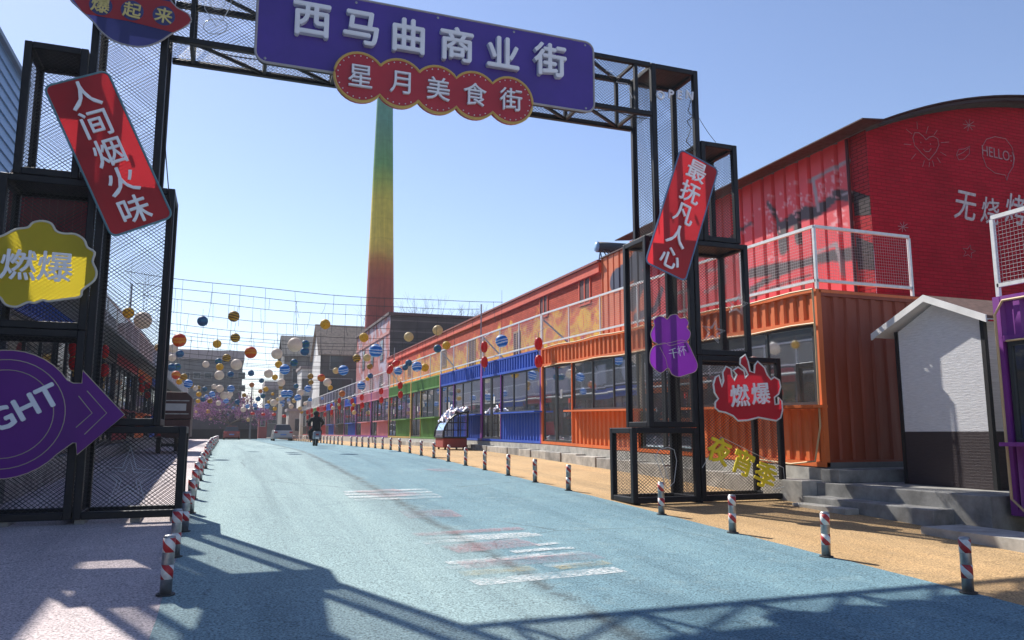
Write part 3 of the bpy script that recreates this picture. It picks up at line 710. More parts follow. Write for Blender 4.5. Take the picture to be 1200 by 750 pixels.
# cream conduit round the orange shop
b = MB()
for h in (2.52, 3.14): b.tube([(XF-.05, y, base0(y)+h+.02*math.sin(y*2.3)) for y in np.arange(11.1, 24.1, .6)], .018, 6)
b.tube([(XF-.05, 11.1, base0(11.1)+3.14), (XF-.06, 11.08, base0(11)+2.2), (XF-.05, 11.1, base0(11)+.7), (XF-.07, 11.25, base0(11)+.1), (XF-.06, 11.9, base0(11)+.03), (XF-.05, 13, base0(13)+.05)], .018, 6)
tag(b.build('conduit', CONDUIT, s0), kind='stuff')
seq = [('blue', 'purple'), ('blue', 'purple'), ('green', 'yellow'), ('green', 'yellow'), ('pink', 'purple'), ('pink', 'purple'), ('blue', 'purple'), ('dark', 'pink'), ('blue', 'pink'), ('red', 'pink'), ('green', 'pink'), ('red', 'pink'), ('dark', 'red')]
names = ['blue container shop next to the orange one', 'blue container shop between another blue one and a green one', 'green container shop beside the blue ones', 'green container shop beside the pink ones',
         'pink container shop beside the green ones', 'pink container shop with blue beyond it', 'blue container shop just past the pink ones', 'black container shop between two blue ones', 'blue container shop past the black one',
         'red container shop past three blue and black ones', 'small far green container shop between red ones', 'far red container shop near the street end', 'last dark container shop at the street end']
for (c_, p_), nm, y0, y1 in zip(seq, names, bnds, bnds[1:]):
    container('container_shop', nm + ', right row', y0, y1, c_, p_, [(y0+.1, y1-.1, True)], near=y0 < 40)
# purple container cut by the right edge of the picture
zpur = lambda Y: .53
container('container_shop', 'purple container shop cut off by the right edge of the photo', -4.0, 7.68, 'purple', 'purple', [(1.3, 7.6, False)], zfun=zpur, H=2.92, bandz=2.32, low=.9)
b = MB(); b.tube([(XF-.05, y, 3.38) for y in np.arange(2, 7.7, .5)]+[(XF-.06, 7.62, 3.2), (XF-.06, 7.62, 2.0), (XF-.08, 7.6, .75), (XF-.06, 7.45, .6), (XF-.06, 6, .58)], .018, 6); b.tube([(XF-.05, y, .53+2.3) for y in np.arange(2, 7.7, .5)], .014, 6)
tag(tag(b.build('cable', CONDUIT), 'pale cable running along the edges of the purple container', 'cable'))

# plinth, kerb and steps
def follow(mb, x0, x1, ys, zl, zh):
    k = len(mb.v)
    for y in ys: mb.v += [(x0, y, zl(y)), (x1, y, zl(y)), (x1, y, zh(y)), (x0, y, zh(y))]
    for i in range(len(ys)-1):
        for a in range(4): mb.f.append((k+4*i+a, k+4*(i+1)+a, k+4*(i+1)+(a+1) % 4, k+4*i+(a+1) % 4)[::-1])
    mb.f.append((k, k+1, k+2, k+3)); n = k+4*(len(ys)-1); mb.f.append((n+3, n+2, n+1, n)); return mb
pl = thing('plinth', 'grey concrete plinth under the right-hand container shops', 'plinth', (9.9, 40, g(40)))
yy = [11.05, 14, 17, 20, 24, 31, 40, 50, 70, 112]
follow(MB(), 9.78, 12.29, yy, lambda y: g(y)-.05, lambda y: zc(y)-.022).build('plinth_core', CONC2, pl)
b = 11.05; k = 0
blk = None
while b < 46:      # face blocks of the lower ledge, each its own piece
    ln = 1.18+.12*math.sin(k*2.1); z0 = g(b)-.02; zt = g(b+ln/2)+(zc(b)-g(b))*.55
    MB().box(9.46+.015*math.sin(k*3.3), 9.776, b+.008, b+ln-.008, z0, zt+.012*math.sin(k*1.7)).build('kerb_block', CONC2 if k % 3 else CONC, pl, bevel=.012)
    b += ln; k += 1
st = thing('steps', 'grey concrete steps and platform under the white shed', 'steps', (9.9, 9.6, g(9.6)))
MB().box(9.22, 11.0, 8.35, 10.95, g(9)-.1, .56).build('step', CONC, st, bevel=.015)
MB().box(9.60, 13.2, 7.78, 11.04, .3, .775).build('step', CONC, st, bevel=.015)
MB().box(9.72, 12.3, 10.62, 11.045, .776, .99).build('block', CONC, st, bevel=.012)
MB().box(9.30, 9.74, 11.046, 12.1, .3, .80).build('block', CONC2, st, bevel=.012)
MB().box(8.95, 9.215, 9.7, 10.9, g(10)-.05, .46).build('block', CONC2, st, bevel=.012)
b = MB().box(8.6, 9.3, 5.0, 8.0, g(6.5)-.1, .40); tag(b.build('stone_slab', CONC2), 'pale stone slab before the purple container', 'slab')

# ------------------------------------------------------------------ white shed
XK = 10.62
sh = thing('garden_shed', 'small white clapboard shed with gable roof and dark base beside the orange container', 'shed', (11.4, 9.28, .78))
def siding(name, col, period=.045):
    m, n, b_ = newmat(name); v = coords(n); sp = n.nodes.new('ShaderNodeSeparateXYZ'); L(n, v, sp.inputs[0])
    fr = math_n(n, 'FRACT', math_n(n, 'MULTIPLY', sp.outputs[2], 1/period))
    mp = n.nodes.new('ShaderNodeMapping'); mp.inputs['Scale'].default_value = (1, 3, 40); L(n, v, mp.inputs[0])
    w = noise_tex(n, mp.outputs[0], 3, 4)
    c = ramp(n, w, [(.3, var(col, .82)), (.7, var(col, 1.08))])
    L(n, c, b_.inputs['Base Color']); b_.inputs['Roughness'].default_value = .6
    bump(n, b_, math_n(n, 'ADD', fr, math_n(n, 'MULTIPLY', w, .6)), .8, .010); return m
WS = siding('white_siding', (.84, .84, .86)); DS = siding('brown_siding', (.055, .04, .045))
zs, zm_, ze, za_ = .78, 1.63, 3.28, 3.68
ya, yb, ym = 8.5, 10.07, 9.28
b = MB(); b.add([(XK, yb, zm_), (XK, ya, zm_), (XK, ya, ze), (XK, ym, za_), (XK, yb, ze)], [(0, 1, 2, 3, 4)]); b.add([(XK, ya, zm_), (XK+1.6, ya, zm_), (XK+1.6, ya, ze), (XK, ya, ze)], [(0, 1, 2, 3)])
b.add([(XK, yb, zm_), (XK+1.6, yb, zm_), (XK+1.6, yb, ze), (XK, yb, ze)], [(3, 2, 1, 0)]); b.build('wall', WS, sh)
b = MB(); b.add([(XK-.004, yb, zs), (XK-.004, ya, zs), (XK-.004, ya, zm_), (XK-.004, yb, zm_)], [(0, 1, 2, 3)]); b.add([(XK, ya-.004, zs), (XK+1.6, ya-.004, zs), (XK+1.6, ya-.004, zm_), (XK, ya-.004, zm_)], [(0, 1, 2, 3)]); b.add([(XK, yb, zs), (XK+1.6, yb, zs), (XK+1.6, yb, zm_), (XK, yb, zm_)], [(3, 2, 1, 0)]); b.build('base_cladding', DS, sh)
for y in (ya-.05, yb-.015): MB().box(XK-.02, XK+.05, y, y+.065, zs, ze+.02).build('corner_trim', mat('black_trim', (.018, .018, .02), .5), sh)
for (y0, y1, z0, z1) in ((8.22, ym, 3.27, 3.74), (10.40, ym, 3.245, 3.74)):
    d = Vector((0, y1-y0, z1-z0))
    MB().prism([(XK-.22, y0, z0), (XK-.22, y1, z1), (XK-.22, y1, z1+.045), (XK-.22, y0, z0+.045)], (1.95, 0, 0)).build('roof', mat('brown_shingle', (.13, .075, .06), .9, 0, .4, 12, .6, 40), sh)
    MB().prism([(XK-.25, y0, z0-.06), (XK-.25, y1, z1-.06), (XK-.25, y1, z1+.05), (XK-.25, y0, z0+.05)], (.028, 0, 0)).build('barge_board', WHITE, sh)
    MB().prism([(XK-.22, y0, z0-.016), (XK-.22, y1, z1-.016), (XK-.22, y1, z1-.004), (XK-.22, y0, z0-.004)], (1.9, 0, 0)).build('soffit', WHITE, sh)

# ================================================================== ROOF-WALK RAILINGS
def railing(label, pts, h=1.16, base=None, mesh=.055, post=2.15, wr=.0022, m=RAILW, grp='white mesh railings'):
    """pts: polyline of base points"""
    s = thing('railing', label, 'railing', pts[0], grp)
    w = MB()
    for a, b_ in zip(pts, pts[1:]):
        a = Vector(a); b_ = Vector(b_); Ln = (b_-a).length; n = max(1, round(Ln/post)); z = Vector((0, 0, 1))
        MB().beam(a+z*h, b_+z*h, .055).build('top_rail', m, s); MB().beam(a+z*.16, b_+z*.16, .05).build('bottom_rail', m, s)
        for i in range(0 if (a-Vector(pts[0])).length < .01 else 1, n+1):
            q = a+(b_-a)*i/n; MB().beam(q, q+z*(h-.03), .05 if i in (0, n) else .038).build('post', m, s)
        k = int(Ln/mesh)
        for i in range(k): q = a+(b_-a)*(i+.5)/k; w.wire(q+z*.18, q+z*(h-.03), wr)
        if mesh < .2:
            for j in range(int((h-.2)/mesh)): w.wire(a+z*(.2+j*mesh), b_+z*(.2+j*mesh), wr)
    tag(w.build('wire_mesh', mat('rail_wire', (.42, .42, .43), .5), s), kind='stuff')
    return s
P = lambda y, dx=.05: (XF+dx, y, zc(y)+3.15)
railing('white mesh railing on the roof edge of the orange container shop', [(12.15, 11.1, zc(11)+3.15), P(11.1), P(17.6), P(24.1)])
railing('white mesh railing on the roof edge of the blue container shops', [P(24.2), P(30.6), P(37.2)], mesh=.075, wr=.0034)
railing('white mesh railing on the roof edge of the green container shops', [P(37.3), P(50)], mesh=.10, wr=.004)
railing('white mesh railing on the roof edge of the pink container shops', [P(50.1), P(63.2)], mesh=.14, wr=.005)
railing('white mesh railing on the roof edge of the farthest container shops', [P(63.3), P(83), P(109)], mesh=.20, wr=.006)
railing('white mesh railing on the roof edge of the purple container at the right edge', [(XF+.05, 7.62, 3.45), (XF+.05, 1.1, 3.45)], h=1.12)
# struts leaning behind the railing
for i, y in enumerate((24.3, 30.6, 37.2, 50)):
    tag(MB().tube([(XF+.1, y, zc(y)+4.2), (XF+.5, y-1.4, zc(y)+3.2)], .03, 6).build('stay_bar', GALV), 'grey stay bar behind the roof railing, %s from the gate' % ordn(i+1), 'bar', 'stay bars behind the roof railing')

# ================================================================== RED WAREHOUSE
XW = 12.3
wh = thing('warehouse', 'red arched-roof warehouse with painted corrugated side and brick gable', 'building', (18, 17, g(17)))
# painted corrugated side: paint follows strokes laid out on the wall
def wpt(x, y): q = atX(x, y, XW); return np.array((q.y, q.z))
strokes = [([(1014, 238), (996, 230), (980, 228), (968, 240), (956, 249), (940, 250), (928, 258), (914, 268)], .15, (.075, .06, .06)), ([(900, 238), (908, 252), (914, 268), (918, 290)], .09, (.075, .06, .06)),
           ([(880, 320), (916, 313), (944, 308), (972, 300), (996, 298), (1020, 293)], .14, (.08, .07, .07)), ([(880, 340), (896, 330), (920, 318), (944, 309)], .09, (.08, .07, .07)),
           ([(880, 350), (915, 333), (950, 322)], .05, (.08, .07, .07)), ([(916, 272), (918, 292)], .16, (.08, .065, .06)), ([(934, 266), (936, 282)], .12, (.08, .065, .06)),
           ([(948, 212), (1006, 182), (1012, 220), (988, 228)], .055, (.33, .31, .32)), ([(953, 212), (959, 246)], .06, (.33, .31, .32)), ([(958, 295), (980, 286), (988, 322)], .06, (.3, .28, .29)), ([(940, 330), (942, 345)], .07, (.4, .38, .38)),
           ([(820, 300), (846, 296), (850, 330), (826, 342)], .07, (.36, .32, .33)), ([(828, 318), (852, 312)], .06, (.36, .32, .33)), ([(800, 330), (812, 322), (816, 352)], .07, (.38, .35, .35)), ([(790, 345), (806, 340)], .06, (.38, .35, .35)),
           ([(745, 372), (768, 362), (775, 340)], .16, (.06, .06, .1)), ([(722, 330), (740, 316), (752, 300), (757, 285)], .45, (.045, .05, .085)), ([(742, 350), (750, 330)], .4, (.05, .05, .07)), ([(850, 285), (865, 270), (880, 262)], .06, (.1, .07, .07))]
strokes = [(np.array([wpt(*q) for q in p]), w, c_) for p, w, c_ in strokes]
blos = [(wpt(x, y), r) for x, y, r in [(930, 232, .16), (935, 244, .18), (900, 240, .13), (905, 262, .2), (903, 276, .13), (976, 218, .2), (984, 208, .12), (965, 225, .15), (988, 256, .22), (980, 262, .14), (945, 235, .1), (872, 262, .16), (860, 300, .15), (908, 300, .12)]]
rs = random.Random(5)
dots = []
for c_, r in blos:
    for _ in range(int(r*110)): dots.append((c_[0]+rs.gauss(0, r), c_[1]+rs.gauss(0, r), rs.uniform(.02, .055)))
ys = np.arange(12.55, 24.45, .045); zz = np.arange(4.0, 7.93, .05)
YG, ZG = np.meshgrid(ys, zz, indexing='ij')
colr = np.zeros(YG.shape+(3,)); colr[:] = (.66, .06, .07)
nz = np.array([[noise.noise(Vector((y*.6, z*.6, 3))) for z in zz[::4]] for y in ys[::4]]).repeat(4, 0).repeat(4, 1)[:len(ys), :len(zz)]
colr *= (1+.16*nz)[..., None]
orange = np.clip((YG-21.3-.8*nz-(ZG-6)*.25)/.5, 0, 1)[..., None]; colr = colr*(1-orange)+np.array((.62, .15, .04))*orange
pinkm = np.clip((nz-.05)*3, 0, 1)*np.clip((6.2-ZG)*1.2, 0, 1)*(YG > 16)*(YG < 21); colr = colr*(1-.5*pinkm[..., None])+np.array((.55, .05, .16))*.5*pinkm[..., None]
def segd(p, a, b_):
    d = b_-a; t = np.clip(((p[0]-a[0])*d[0]+(p[1]-a[1])*d[1])/max(1e-9, d@d), 0, 1)
    return np.hypot(p[0]-a[0]-t*d[0], p[1]-a[1]-t*d[1])
for pts, w, c_ in strokes:
    dd = np.full(YG.shape, 9.)
    for a, b_ in zip(pts, pts[1:]): dd = np.minimum(dd, segd((YG, ZG), a, b_))
    k = np.clip((w*(1+.35*nz)-dd)/.03, 0, 1)[..., None]; colr = colr*(1-k)+np.array(c_)*k
for y, z, r in dots:
    k = np.clip((r-np.hypot(YG-y, ZG-z))/.02, 0, 1)[..., None]*.85; colr = colr*(1-k)+np.array((.72, .36, .38))*k
def groove(y):
    f = (y/.42) % 1
    return .0 if f < .84 else .07
cv = MB(); ny, nzz = len(ys), len(zz)
for i in range(ny):
    for j in range(nzz): cv.v.append((XW+groove(ys[i]), ys[i], min(zz[j], 7.70+.0004*j) if ys[i] > 22.35 else zz[j]))
for i in range(ny-1):
    for j in range(nzz-1): cv.f.append((i*nzz+j, (i+1)*nzz+j, (i+1)*nzz+j+1, i*nzz+j+1))
me_m, n, b_ = newmat('mural_paint'); vc = n.nodes.new('ShaderNodeVertexColor'); vc.layer_name = 'mural'
wv = noise_tex(n, coords(n), 1.5, 6, .65)
L(n, mixc(n, .5, vc.outputs[0], ramp(n, wv, [(.3, (.75, .73, .72)), (.65, (1.05, 1.05, 1.05))]), 'MULTIPLY'), b_.inputs['Base Color']); b_.inputs['Roughness'].default_value = .5
o = cv.build('corrugated_wall', me_m, wh)
at = o.data.color_attributes.new('mural', 'FLOAT_COLOR', 'POINT')
at.data.foreach_set('color', np.concatenate([colr, np.ones(colr.shape[:2]+(1,))], 2).reshape(-1).astype('f'))
REDS = CM['red']
MB().box(XW, XW+.1, 12.55, 24.4, g(12)-.2, 4.01).build('wall_foot', metal_paint('brick_red_steel', (.42, .035, .045)), wh)
MB().box(XW-.05, XW+6, 22.32, 24.42, 7.735, 7.78).build('lower_roof', metal_paint('rusty_lower_roof', (.06, .025, .022), .7), wh)
# gable and the brick return
GB = brick_mat('red_brick_gable', (.47, .014, .032), (.40, .011, .026), (.26, .010, .018), 'XZ')
RB = brick_mat('red_brick_return', (.40, .035, .045), (.34, .028, .035), (.12, .02, .025), 'YZ', bmp=1.)
arch = lambda x: 7.9+1.27*(1-((x-18.2)/5.9)**2) if abs(x-18.2) < 5.9 else 7.9
YG0 = 12.1
xs = [XW+.0]+list(np.arange(12.6, 24.0, .4))+[24.1]
MB().add([(x, YG0, g(12)-.3) for x in (XW, 24.1)]+[(x, YG0, arch(x)-.06) for x in xs[::-1]], [tuple(range(2+len(xs)))]).build('gable_wall', GB, wh)
MB().add([(XW-.003, YG0, g(12)-.3), (XW-.003, 12.56, g(12)-.3), (XW-.003, 12.56, 7.89), (XW-.003, YG0, 7.89)], [(0, 3, 2, 1)]).build('brick_return', RB, wh)
# dark painted patches on the return
for z0, z1, y0 in ((6.05, 6.55, 12.11), (4.9, 5.55, 12.11)):
    MB().add([(XW-.007, y0, z0), (XW-.007, 12.55, z0+.1), (XW-.007, 12.55, z1+.15), (XW-.007, y0, z1-.1)], [(0, 3, 2, 1)]).build('painted_patch', brick_mat('grey_brick_%d' % int(z0), (.085, .075, .075), (.065, .055, .06), (.02, .02, .02), 'YZ', bmp=1.), wh)
MB().tube([(XW-.05, 12.6, 7.85), (XW-.05, 12.6, 4.3)], .035, 8).build('downpipe', mat('dark_red_pipe', (.08, .012, .016), .5), wh)
ROOFM = metal_paint('rusty_roof', (.045, .02, .02), .7)
rf = MB(); xr = [11.74]+list(np.arange(12.3, 24.2, .4))+[24.5]
for y in (11.62, 22.3):
    for x in xr: rf.v.append((x, y, arch(max(12.3, min(24.1, x)))+.015-(.06 if x < 12 else 0)))
    for x in xr: rf.v.append((x, y, arch(max(12.3, min(24.1, x)))+.04-(.06 if x < 12 else 0)))
N = len(xr)
for i in range(N-1): rf.f += [(i, i+1, 2*N+i+1, 2*N+i), (N+i, 3*N+i, 3*N+i+1, N+i+1), (i, N+i, N+i+1, i+1), (2*N+i, 2*N+i+1, 3*N+i+1, 3*N+i)]
rf.f += [(0, 2*N, 3*N, N), (N-1, 2*N-1, 4*N-1, 3*N-1)]
rf.build('roof', ROOFM, wh)
MB().prism([(12.2, 11.66, 7.80)]+[(x, 11.66, arch(x)-.012) for x in xr[1:-1]]+[(x, 11.66, arch(x)-.08) for x in xr[1:-1][::-1]], (0, .04, 0)).build('roof_edge_trim', mat('dark_trim', (.03, .012, .012), .7), wh)
# chalk drawings on the gable
CHALK = mat('chalk', (.40, .22, .24), .9, 0, .2, 20)
def chalk(pts, r=.008, closed=False):
    MB().tube([atY(x, y, YG0)+Vector((0, -.006, 0)) for x, y in pts], r, 4, closed).build('chalk_line', CHALK, wh)
zg = lambda pts: [(900+x/3.99, 80+y/3.99) for x, y in pts]
chalk(zg([(752, 430), (720, 400), (685, 362), (676, 325), (685, 302), (705, 302), (725, 318), (738, 335), (752, 322), (772, 318), (792, 330), (798, 360), (785, 390)]), closed=True)
chalk(zg([(725, 378), (735, 390), (752, 390), (762, 376)])); chalk(zg([(712, 345), (715, 350)])); chalk(zg([(757, 352), (760, 357)]))
for a, b_ in [((695, 250), (698, 285)), ((748, 272), (738, 305)), ((790, 290), (775, 312)), ((845, 345), (808, 348)), ((832, 408), (805, 392)), ((805, 442), (790, 418)), ((775, 460), (768, 432)), ((752, 462), (754, 440)), ((722, 460), (730, 432)), ((670, 425), (690, 400)), ((635, 355), (668, 358)), ((645, 285), (672, 308))]: chalk(zg([a, b_]), .006)
for i in range(4):
    a = R(45*i+10); chalk(zg([(938-28*math.cos(a), 266-28*math.sin(a)), (938+28*math.cos(a), 266+28*math.sin(a))]), .007)
    chalk([(1058-6*math.cos(a), 266-6*math.sin(a)), (1058+6*math.cos(a), 266+6*math.sin(a))], .007)
chalk(zg([(880, 405), (890, 380), (915, 378), (942, 365), (940, 400), (915, 425), (890, 428)]), .006, True); chalk(zg([(882, 408), (910, 395), (938, 372)]), .006)
chalk(zg([(1115, 525), (1108, 500), (1060, 490), (1020, 460), (1002, 410), (1002, 365), (1020, 332), (1060, 320), (1110, 330), (1140, 370), (1152, 420), (1145, 460), (1125, 492)]), .008, True)
chalk([(q[0]*1+0, q[1]) for q in star(1135, 295, 8, 3.5, 12)], .007, True)
letter('chalk_lettering', 'HELLO:)', atY(1170, 182, YG0-.01), .34, CHALK, wh, R(-3), -.006, .004, sx=.85)
BRUSH = mat('brush_white', (.55, .47, .48), .9, 0, .3, 12)
for ch, px, py, sz in (('无', 1131, 241, .76), ('烧', 1160, 247, .66), ('烤', 1190, 245, .76)): letter('brush_character', ch, atY(px, py, YG0-.008), sz, BRUSH, wh, R(-4), .008, .004, sx=.85, shear=.2)

# ================================================================== LONG BRICK BUILDING
br = thing('brick_building', 'long low brick building with mural and red eaves behind the container roofs', 'building', (16, 43, g(43)))
def mural_tint(n, v, sp, col):
    z = sp.outputs[2]; a = noise_tex(n, v, .55, 5, .6, 1.2); c2 = noise_tex(n, v, 1.4, 4, .6, .8)
    hgt = math_n(n, 'MULTIPLY_ADD', z, -.55, 3.9)
    f = math_n(n, 'ADD', hgt, math_n(n, 'MULTIPLY', math_n(n, 'SUBTRACT', a, .5), 1.9))
    mur = ramp(n, c2, [(.30, (.50, .05, .045)), (.40, (.70, .22, .035)), (.48, (.80, .55, .05)), (.54, (.66, .28, .04)), (.60, (.60, .22, .08)), (.68, (.46, .08, .07)), (.76, (.30, .30, .36))])
    k = ramp(n, f, [(.35, (0, 0, 0)), (.55, (1, 1, 1))])
    return mixc(n, math_n(n, 'MULTIPLY', k, .85), col, mixc(n, .5, mur, mixc(n, 1., mur, col, 'SCREEN')))
BM = brick_mat('mural_brick', (.56, .095, .05), (.46, .07, .04), (.28, .06, .04), 'YZ', tint=mural_tint)
MB().box(XW, XW+.3, 24.45, 62.9, g(40)-.4, 7.25).build('wall', BM, br)
eave = CM['red']; EV = metal_paint('orange_red_eave', (.66, .10, .05), .7)
MB().box(XW-.10, XW+.3, 24.42, 62.9, 7.252, 7.62).build('eaves_band', EV, br, bevel=.02)
MB().prism([(XW-.17, 24.4, 7.62), (XW-.17, 24.4, 7.70), (18.5, 24.4, 8.35), (24, 24.4, 7.7), (24, 24.4, 7.6)], (0, 38.5, 0)).build('roof', metal_paint('tile_roof', (.24, .06, .05), .8), br)
for px, py, w, h in [(685.5, 339.5, 1.0, 1.15), (637.5, 357.5, .9, 1.05), (553.5, 414, 1.15, 1.5), (606, 405, .85, 1.3), (521, 418, .9, 1.2), (480, 432, 1.0, 1.2)]:
    q = atX(px, py, XW)
    f = MB(); f.box(XW-.035, XW+.01, q.y-w/2, q.y+w/2, q.z-h/2, q.z-h/2+.07); f.box(XW-.035, XW+.01, q.y-w/2, q.y+w/2, q.z+h/2-.07, q.z+h/2)
    for k in (0, .5, 1): f.box(XW-.033, XW+.01, q.y-w/2+k*(w-.07), q.y-w/2+k*(w-.07)+.07, q.z-h/2+.07, q.z+h/2-.07)
    wnd = f.build('window', EV if py < 390 else mat('tan_frame', (.4, .25, .13), .7), br)
    MB().add([(XW-.012, q.y-w/2, q.z-h/2), (XW-.012, q.y+w/2, q.z-h/2), (XW-.012, q.y+w/2, q.z+h/2), (XW-.012, q.y-w/2, q.z+h/2)], [(0, 1, 2, 3)]).build('pane', mat('dark_pane', (.10, .03, .025), .6), wnd)
# solar water heater
p = atY(712, 298, 25.6)
hs = thing('solar_heater', 'dark solar water heater tank with pale blue end cap on the brick roof', 'water heater', p)
MB().tube([p+Vector((-.42, 0, .25)), p+Vector((.75, -.1, .25))], .2, 14).build('tank', mat('tank_dark', (.05, .055, .065), .6), hs, True)
MB().tube([p+Vector((-.425, 0, .25)), p+Vector((-.50, .005, .25))], [.21, .16], 14).build('end_cap', mat('tank_cap', (.25, .42, .62), .4), hs, True)
for dx in (-.3, .6):
    for dy in (-.25, .25): MB().tube([p+Vector((dx, 0, .08)), p+Vector((dx, dy, -.55))], .025, 6).build('leg', mat('stand_blue', (.12, .2, .3), .5), hs)
for k in range(7): MB().tube([p+Vector((-.3+k*.14, -.12, .15)), p+Vector((-.3+k*.14, -.8, -.45))], .022, 6).build('collector_tube', MATS['tank_dark'], hs)

# ================================================================== LEFT SIDE
XL = -3.3
zl = lambda Y: float(np.interp(Y, [10, 24, 31, 50, 112], [1.0, 1.25, 1.32, 1.36, 1.40]))
lseq = [(14.2, 20.7, 'blue', 'blue shop in shade nearest the left gate tower'), (20.8, 27.3, 'dark', 'grey shop in shade behind the left gate tower'), (27.4, 33.9, 'red', 'dark red shop in shade by the three-wheeled truck'),
        (34.0, 40.5, 'orange', 'orange shop in shade past the dark red one'), (40.6, 47.1, 'blue', 'far blue shop in shade'), (47.2, 53.7, 'dark', 'far grey shop in shade'), (53.8, 60.3, 'red', 'far dark red shop in shade'), (60.4, 66.9, 'blue', 'small far blue shop in shade past a dark red one'), (67, 73.5, 'dark', 'small far grey shop in shade before the street end'), (73.6, 80, 'pink', 'last pink shop in shade at the street end')]
for y0, y1, c_, nm in lseq:
    container('container_shop', nm + ', left row', y0, y1, c_, 'dark', [(y0+.1, y1-.1, True)], X=XL, sgn=1, zfun=zl, near=False)
pl2 = thing('plinth', 'grey concrete plinth under the left-hand container shops', 'plinth', (-4.4, 34, g(34)))
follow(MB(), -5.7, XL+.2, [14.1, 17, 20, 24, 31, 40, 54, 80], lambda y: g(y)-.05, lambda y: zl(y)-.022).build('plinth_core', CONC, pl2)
railing('grey mesh railing on the roof edge of the left-hand shops', [(XL-.05, 14.3, zl(14)+3.15), (XL-.05, 33.9, zl(34)+3.15), (XL-.05, 53.6, zl(53)+3.15), (XL-.05, 80, zl(80)+3.15)], mesh=.09, wr=.004, grp='grey mesh railing')
# awning slab under the left railing
tag(MB().hexa([(XL-.02, 14.2, zl(14)+3.02), (XL+.75, 14.2, zl(14)+2.9), (XL+.75, 80, zl(80)+2.9), (XL-.02, 80, zl(80)+3.02), (XL-.02, 14.2, zl(14)+3.1), (XL+.75, 14.2, zl(14)+2.97), (XL+.75, 80, zl(80)+2.97), (XL-.02, 80, zl(80)+3.1)]).build('awning', mat('grey_awning', (.2, .2, .2), .7)), 'grey flat awning along the left-hand shops', 'awning')
# tall blue clad building at the left edge
bl = thing('blue_building', 'tall blue ribbed metal building at the left edge of the photo', 'building', (-9, 16, g(16)))
m_, n, b_ = newmat('blue_cladding'); v = coords(n); sp = n.nodes.new('ShaderNodeSeparateXYZ'); L(n, v, sp.inputs[0])
L(n, ramp(n, noise_tex(n, v, .7, 4), [(.3, (.10, .20, .36)), (.7, (.14, .26, .44))]), b_.inputs['Base Color']); b_.inputs['Roughness'].default_value = .45
BLC = m_
f = MB()
z = .2; k = 0
while z < 11.2:      # stepped horizontal boards
    f.hexa([(-5.72, -2, z), (-5.66, -2, z), (-5.66, 24, z), (-5.72, 24, z), (-5.72, -2, z+.30), (-5.70, -2, z+.30), (-5.70, 24, z+.30), (-5.72, 24, z+.30)]); z += .305
tag(f.build('cladding', BLC, bl), kind='stuff')
MB().box(-13, -5.73, -2, 24, g(0)-.5, 11.2).build('wall', BLC, bl)
MB().box(-13.2, -5.55, -2.1, 24.1, 11.2, 11.32).build('roof', mat('blue_roof', (.12, .18, .26), .5), bl)
# dark building beyond the left shops
dk = thing('dark_building', 'dark green steep-roofed building behind the left-hand shops', 'building', (-9, 50, g(50)))
q0 = atX(128, 353, -5.9); 
MB().box(-14, -5.9, 24.3, 56, g(50)-.3, 7.6).build('wall', mat('dark_green_wall', (.035, .055, .05), .7), dk)  # near stretch, unseen, added to keep bright sky out of window reflections
MB().prism([(-5.6, 39.8, 7.5), (-10, 39.8, 10.4), (-14.4, 39.8, 7.5)], (0, 16.4, 0)).build('roof', mat('dark_roof', (.05, .06, .06), .8), dk)
for i in range(3): MB().box(-5.9, -5.86, 42+i*4.5, 43.3+i*4.5, 5.2, 6.6).build('window', mat('pale_pane', (.3, .33, .35), .3), dk)

# ------------------------------------------------------------------ three-wheeled truck, rear view
tw = thing('cargo_tricycle', 'dark red three-wheeled cargo truck parked on the left pavement', 'truck', (-1.62, 29.6, g(29.6)))
gz = g(29.6); TR = metal_paint('truck_red', (.05, .012, .013), .5)
x0, x1, y0, y1 = -2.16, -1.08, 28.7, 30.9
MB().box(x0, x1, y0, y1, gz+.55, gz+.66).build('bed', TR, tw)
MB().box(x0, x1, y0, y0+.04, gz+.66, gz+1.12).build('tailgate', TR, tw, bevel=.01)
for x in (x0, x1-.04): MB().box(x, x+.04, y0+.042, y1, gz+.66, gz+1.12).build('side_board', TR, tw)
b = MB(); pr = [(x0-.02, 1.14), (x0-.02, 1.95), (x0+.06, 2.05), (x1-.16, 2.05), (x1+.02, 1.86), (x1+.02, 1.14)]
b.prism([(x, y0+.01, gz+z) for x, z in pr], (0, 1.9, 0)); b.build('canopy', TR, tw, bevel=.02)
MB().box(x0+.05, x1-.15, y0-.005, y0+.008, gz+1.42, gz+1.66).build('rear_window', mat('pale_film', (.42, .42, .42), .4), tw)
for z in (1.30, 1.74): MB().box(x0, x1-.06, y0-.006, y0+.008, gz+z, gz+z+.03).build('trim_strip', GALV, tw)
for x in (x0+.04, x1-.18):
    w = MB().tube([(x, y0+.55, gz+.27), (x+.14, y0+.55, gz+.27)], .27, 18).build('tyre', RUBBER, tw, False, .02)
    MB().tube([(x-.004, y0+.55, gz+.27), (x+.144, y0+.55, gz+.27)], .14, 14).build('rim', GALV, w)
MB().box(-1.68, -1.56, 31.2, 31.75, gz+.0, gz+.52).build('front_wheel', RUBBER, tw, bevel=.05)
MB().box(x0+.1, x1-.1, 30.95, 31.75, gz+.5, gz+1.75).build('cab', TR, tw, bevel=.08)
MB().box(x0+.15, x1-.15, y0+.52, y0+.6, gz+.22, gz+.32).build('axle', RUBBER, tw)
for x in (x0+.06, x1-.2): MB().box(x, x+.14, y0-.02, y0-.001, gz+.57, gz+.65).build('tail_light', mat('tail_red', (.35, .02, .02), .3), tw)

